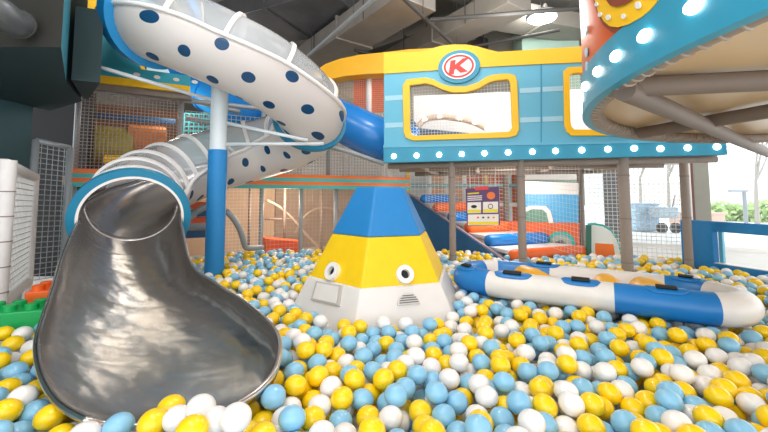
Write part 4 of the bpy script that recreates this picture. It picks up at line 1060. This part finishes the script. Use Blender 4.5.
def blocked(x, y, z):
    if w1side(x, y) < -.02 and x < .6: return True
    if x < -1.95 and (x < -2.0 - (y - 1.9) * .12 and y > 2.12): return True
    if y > 5.1 - .25 * max(0, x - 1): return True
    if bwside(x, y) < BR and y < 4.35: return True
    if x < .95 and y > 4.45 and x > .35 and y > 4.45 + (1.48 - x) * 2.5 - .1: return True
    for (a, b, r) in posts:
        if (x - a) ** 2 + (y - b) ** 2 < r * r: return True
    zz = min(z, .7); hp = hexring(zz, .012 + BR * .95)
    if inpoly(x, y, [(q.x, q.y) for q in hp]): return True
    if .4 < x < 2.6 and 1.9 < y < 3.6:
        if inpoly(x, y, raft_poly) and z > SURF - BR - .0: return True
        for p in RPs:
            if (x - p.x) ** 2 + (y - p.y) ** 2 + (z - p.z) ** 2 < (RT + BR * .9) ** 2: return True
    if x < -.3 and y < 2.9:
        if chbvh.ray_cast(Vector((x, y, z)), Vector((0, 0, -1)))[0] is not None: return True
        if chbvh.find_nearest(Vector((x, y, z)))[3] < BR * .92: return True
        return False
        cx, cy = int(x // .06), int(y // .06)
        for i in (-1, 0, 1):
            for j in (-1, 0, 1):
                for v in chg.get((cx + i, cy + j), ()):
                    if (x - v[0]) ** 2 + (y - v[1]) ** 2 + (z - v[2]) ** 2 < (BR * .78) ** 2: return True
    return False
grid = {}; balls = []; CS = 2 * BR
def near(x, y):
    cx, cy = int(x // CS), int(y // CS); out = []
    for i in (-1, 0, 1):
        for j in (-1, 0, 1):
            g = grid.get((cx + i, cy + j))
            if g: out += g
    return out
D2 = (2 * BR) ** 2
def rest(x, y, nb):
    z = FZ + BR + .03
    for (a, b, c) in nb:
        d = (x - a) ** 2 + (y - b) ** 2
        if d < D2:
            t = c + sqrt(D2 - d)
            if t > z: z = t
    return z
def place(x, y, z, col): 
    balls.append((x, y, z, col)); grid.setdefault((int(x // CS), int(y // CS)), []).append((x, y, z))
def colour():
    q = rnd.random(); return 0 if q < .37 else (1 if q < .67 else 2)
# a few balls lying on the lip of the steel mouth, measured against the chute
lip = []
chbvh = BVHTree.FromPolygons([Vector(v) for v in CH_V], [tuple(p.vertices) for p in ch.data.polygons])
for (px, py, c) in ((171, 408, 0), (153, 423, 0), (178, 419, 1), (201, 408, 1), (215, 421, 1), (192, 431, 0), (236, 418, 1)):
    r = ray(px, py).normalized(); t = .6; ok = False
    while t < 3:
        q = Vector((0, 0, CAMZ)) + r * t; d = chbvh.find_nearest(q)[3]
        if d < BR + .012 or q.z < .535: ok = True; break
        if any((q - Vector(b[:3])).length < 2 * BR * .97 for b in balls): ok = True; break
        t += .004
    x, y, z = q
    if ok: place(x, y, z, c); lip.append(len(balls) - 1)
TOP = SURF - BR + .032
tries = 42000
for it in range(tries):
    y = .75 + (5.45 - .75) * (rnd.random() ** .8)
    xm = 1.12 * y + .55
    x = rnd.uniform(-min(xm, 3.4), min(xm, 4.2))
    best = None
    for k in range(18):
        r_ = 0 if k == 0 else .05
        xx, yy = x + rnd.uniform(-r_, r_), y + rnd.uniform(-r_, r_); nb = near(xx, yy); z = rest(xx, yy, nb)
        if best is None or z < best[2]: best = (xx, yy, z)
    xx, yy, z = best
    if z > TOP + rnd.uniform(-.012, .010) or blocked(xx, yy, z): continue
    place(xx, yy, z, colour())
for it in range(2500):
    x, y = (rnd.uniform(-1.5, -.3), rnd.uniform(.85, 1.45)) if it % 2 else (rnd.uniform(-.8, -.3), rnd.uniform(1.2, 2.0))
    z = rest(x, y, near(x, y))
    if z > TOP + .03 or blocked(x, y, z): continue
    place(x, y, z, colour())
# id buffer to find which balls show largest
W_, H_ = 768, 432
zb2 = np.full((H_, W_), 1e9); ib = np.full((H_, W_), -1, int)
for i, (x, y, z, c) in enumerate(balls):
    px, py, d = proj((x, y, z))
    if d < .3: continue
    rr = F * BR / d; x0, x1, y0, y1 = int(max(0, px - rr)), int(min(W_ - 1, px + rr)) + 1, int(max(0, py - rr)), int(min(H_ - 1, py + rr)) + 1
    if x0 >= x1 or y0 >= y1: continue
    yy, xx = np.mgrid[y0:y1, x0:x1]; m = ((xx - px) ** 2 + (yy - py) ** 2 < rr * rr) & (zb2[y0:y1, x0:x1] > d)
    zb2[y0:y1, x0:x1][m] = d; ib[y0:y1, x0:x1][m] = i
occ = []
bpy.context.view_layer.update()
dg = bpy.context.evaluated_depsgraph_get()
for o in [ch, tb] + [c for c in pyr.children] + [c for c in pole.children]:
    occ.append(BVHTree.FromObject(o, dg))
cnt = {}
for yy in range(0, H_, 3):
    for xx in range(0, W_, 3):
        i = ib[yy, xx]
        if i < 0: continue
        r = ray(xx + .5, yy + .5); o = Vector((0, 0, CAMZ)); dd = (Vector(balls[i][:3]) - o).length; r.normalize()
        if any(b.ray_cast(o, r, dd)[0] is not None for b in occ): continue
        cnt[i] = cnt.get(i, 0) + 1
order = sorted(cnt, key=lambda i: -cnt[i])
single = [i for i in lip if i in cnt] + [i for i in order if i not in lip]
single = single[:300]; sset = set(single)
BSC = (1.05, 1.05, .9)
def ballmesh(m):
    bm = bmesh.new(); bmesh.ops.create_uvsphere(bm, u_segments=24, v_segments=14, radius=BR); bmesh.ops.scale(bm, vec=BSC, verts=bm.verts); me = bpy.data.meshes.new('play_ball'); bm.to_mesh(me); bm.free()
    me.polygons.foreach_set('use_smooth', [True] * len(me.polygons)); me.materials.append(m); return me
BM = [ballmesh(m) for m in (M_by, M_bw, M_bb)]
CN = ['yellow', 'white', 'pale blue']
def zone(px, py):
    if px < 75: return 'left of the steel slide mouth', 'left of the steel slide mouth'
    if px < 300: return '', 'beside the right rim of the slide mouth'
    if px < 430: return 'in the front of the pit, before the pyramid', 'before the pyramid'
    if px < 560: return 'in the front of the pit, between pyramid and raft', 'between pyramid and raft'
    if px < 670: return 'in the pit, before the middle of the raft', 'before the raft'
    return 'in the pit, before and beside the raft tip', 'by the raft tip'
rndr = random.Random(5)
for i in single:
    x, y, z, c = balls[i]; px, py, d = proj((x, y, z))
    o = bpy.data.objects.new('play_ball', BM[c]); COL.objects.link(o); o.location = (x, y, z); o.rotation_euler = (rndr.uniform(-.25, .25), rndr.uniform(-.25, .25), rndr.uniform(0, 6))
    if i in lip: tag(o, 'glossy %s play ball lying on the lip of the steel slide' % CN[c], 'ball', '%s balls on the slide lip' % CN[c])
    else:
        zt, gt = zone(px, py); band = 'closest to the viewer' if py > 388 else ('in the middle rows' if py > 350 else 'in the farther rows')
        tag(o, 'glossy %s ball %s, %s' % (CN[c], gt, band), 'ball', '%s balls %s, %s' % (CN[c], gt, band))
# the rest: one heap
def unit(sub):
    bm = bmesh.new(); bmesh.ops.create_icosphere(bm, subdivisions=sub, radius=BR)
    v = np.array([q.co[:] for q in bm.verts]); f = np.array([[q.index for q in p.verts] for p in bm.faces]); bm.free(); return v * np.array(BSC), f
U = {2: unit(2), 3: unit(3)}
V_, F_, I_ = [], [], []; base = 0
for i, (x, y, z, c) in enumerate(balls):
    if i in sset: continue
    v, f = U[3 if y < 2.7 else 2]
    V_.append(v + (x, y, z)); F_.append(f + base); I_.append(np.full(len(f), c)); base += len(v)
V_ = np.concatenate(V_); F_ = np.concatenate(F_); I_ = np.concatenate(I_)
me = bpy.data.meshes.new('play_balls'); me.vertices.add(len(V_)); me.vertices.foreach_set('co', V_.ravel())
me.loops.add(F_.size); me.loops.foreach_set('vertex_index', F_.ravel().astype(np.int32))
me.polygons.add(len(F_)); me.polygons.foreach_set('loop_start', np.arange(0, F_.size, 3, dtype=np.int32))
for m in (M_by, M_bw, M_bb): me.materials.append(m)
me.polygons.foreach_set('material_index', I_.astype(np.int32)); me.polygons.foreach_set('use_smooth', np.ones(len(F_), bool))
me.update(calc_edges=True); me.validate()
o = bpy.data.objects.new('play_balls', me); COL.objects.link(o)
tag(o, 'sea of yellow, white and pale blue balls filling the pit', 'balls', kind='stuff')
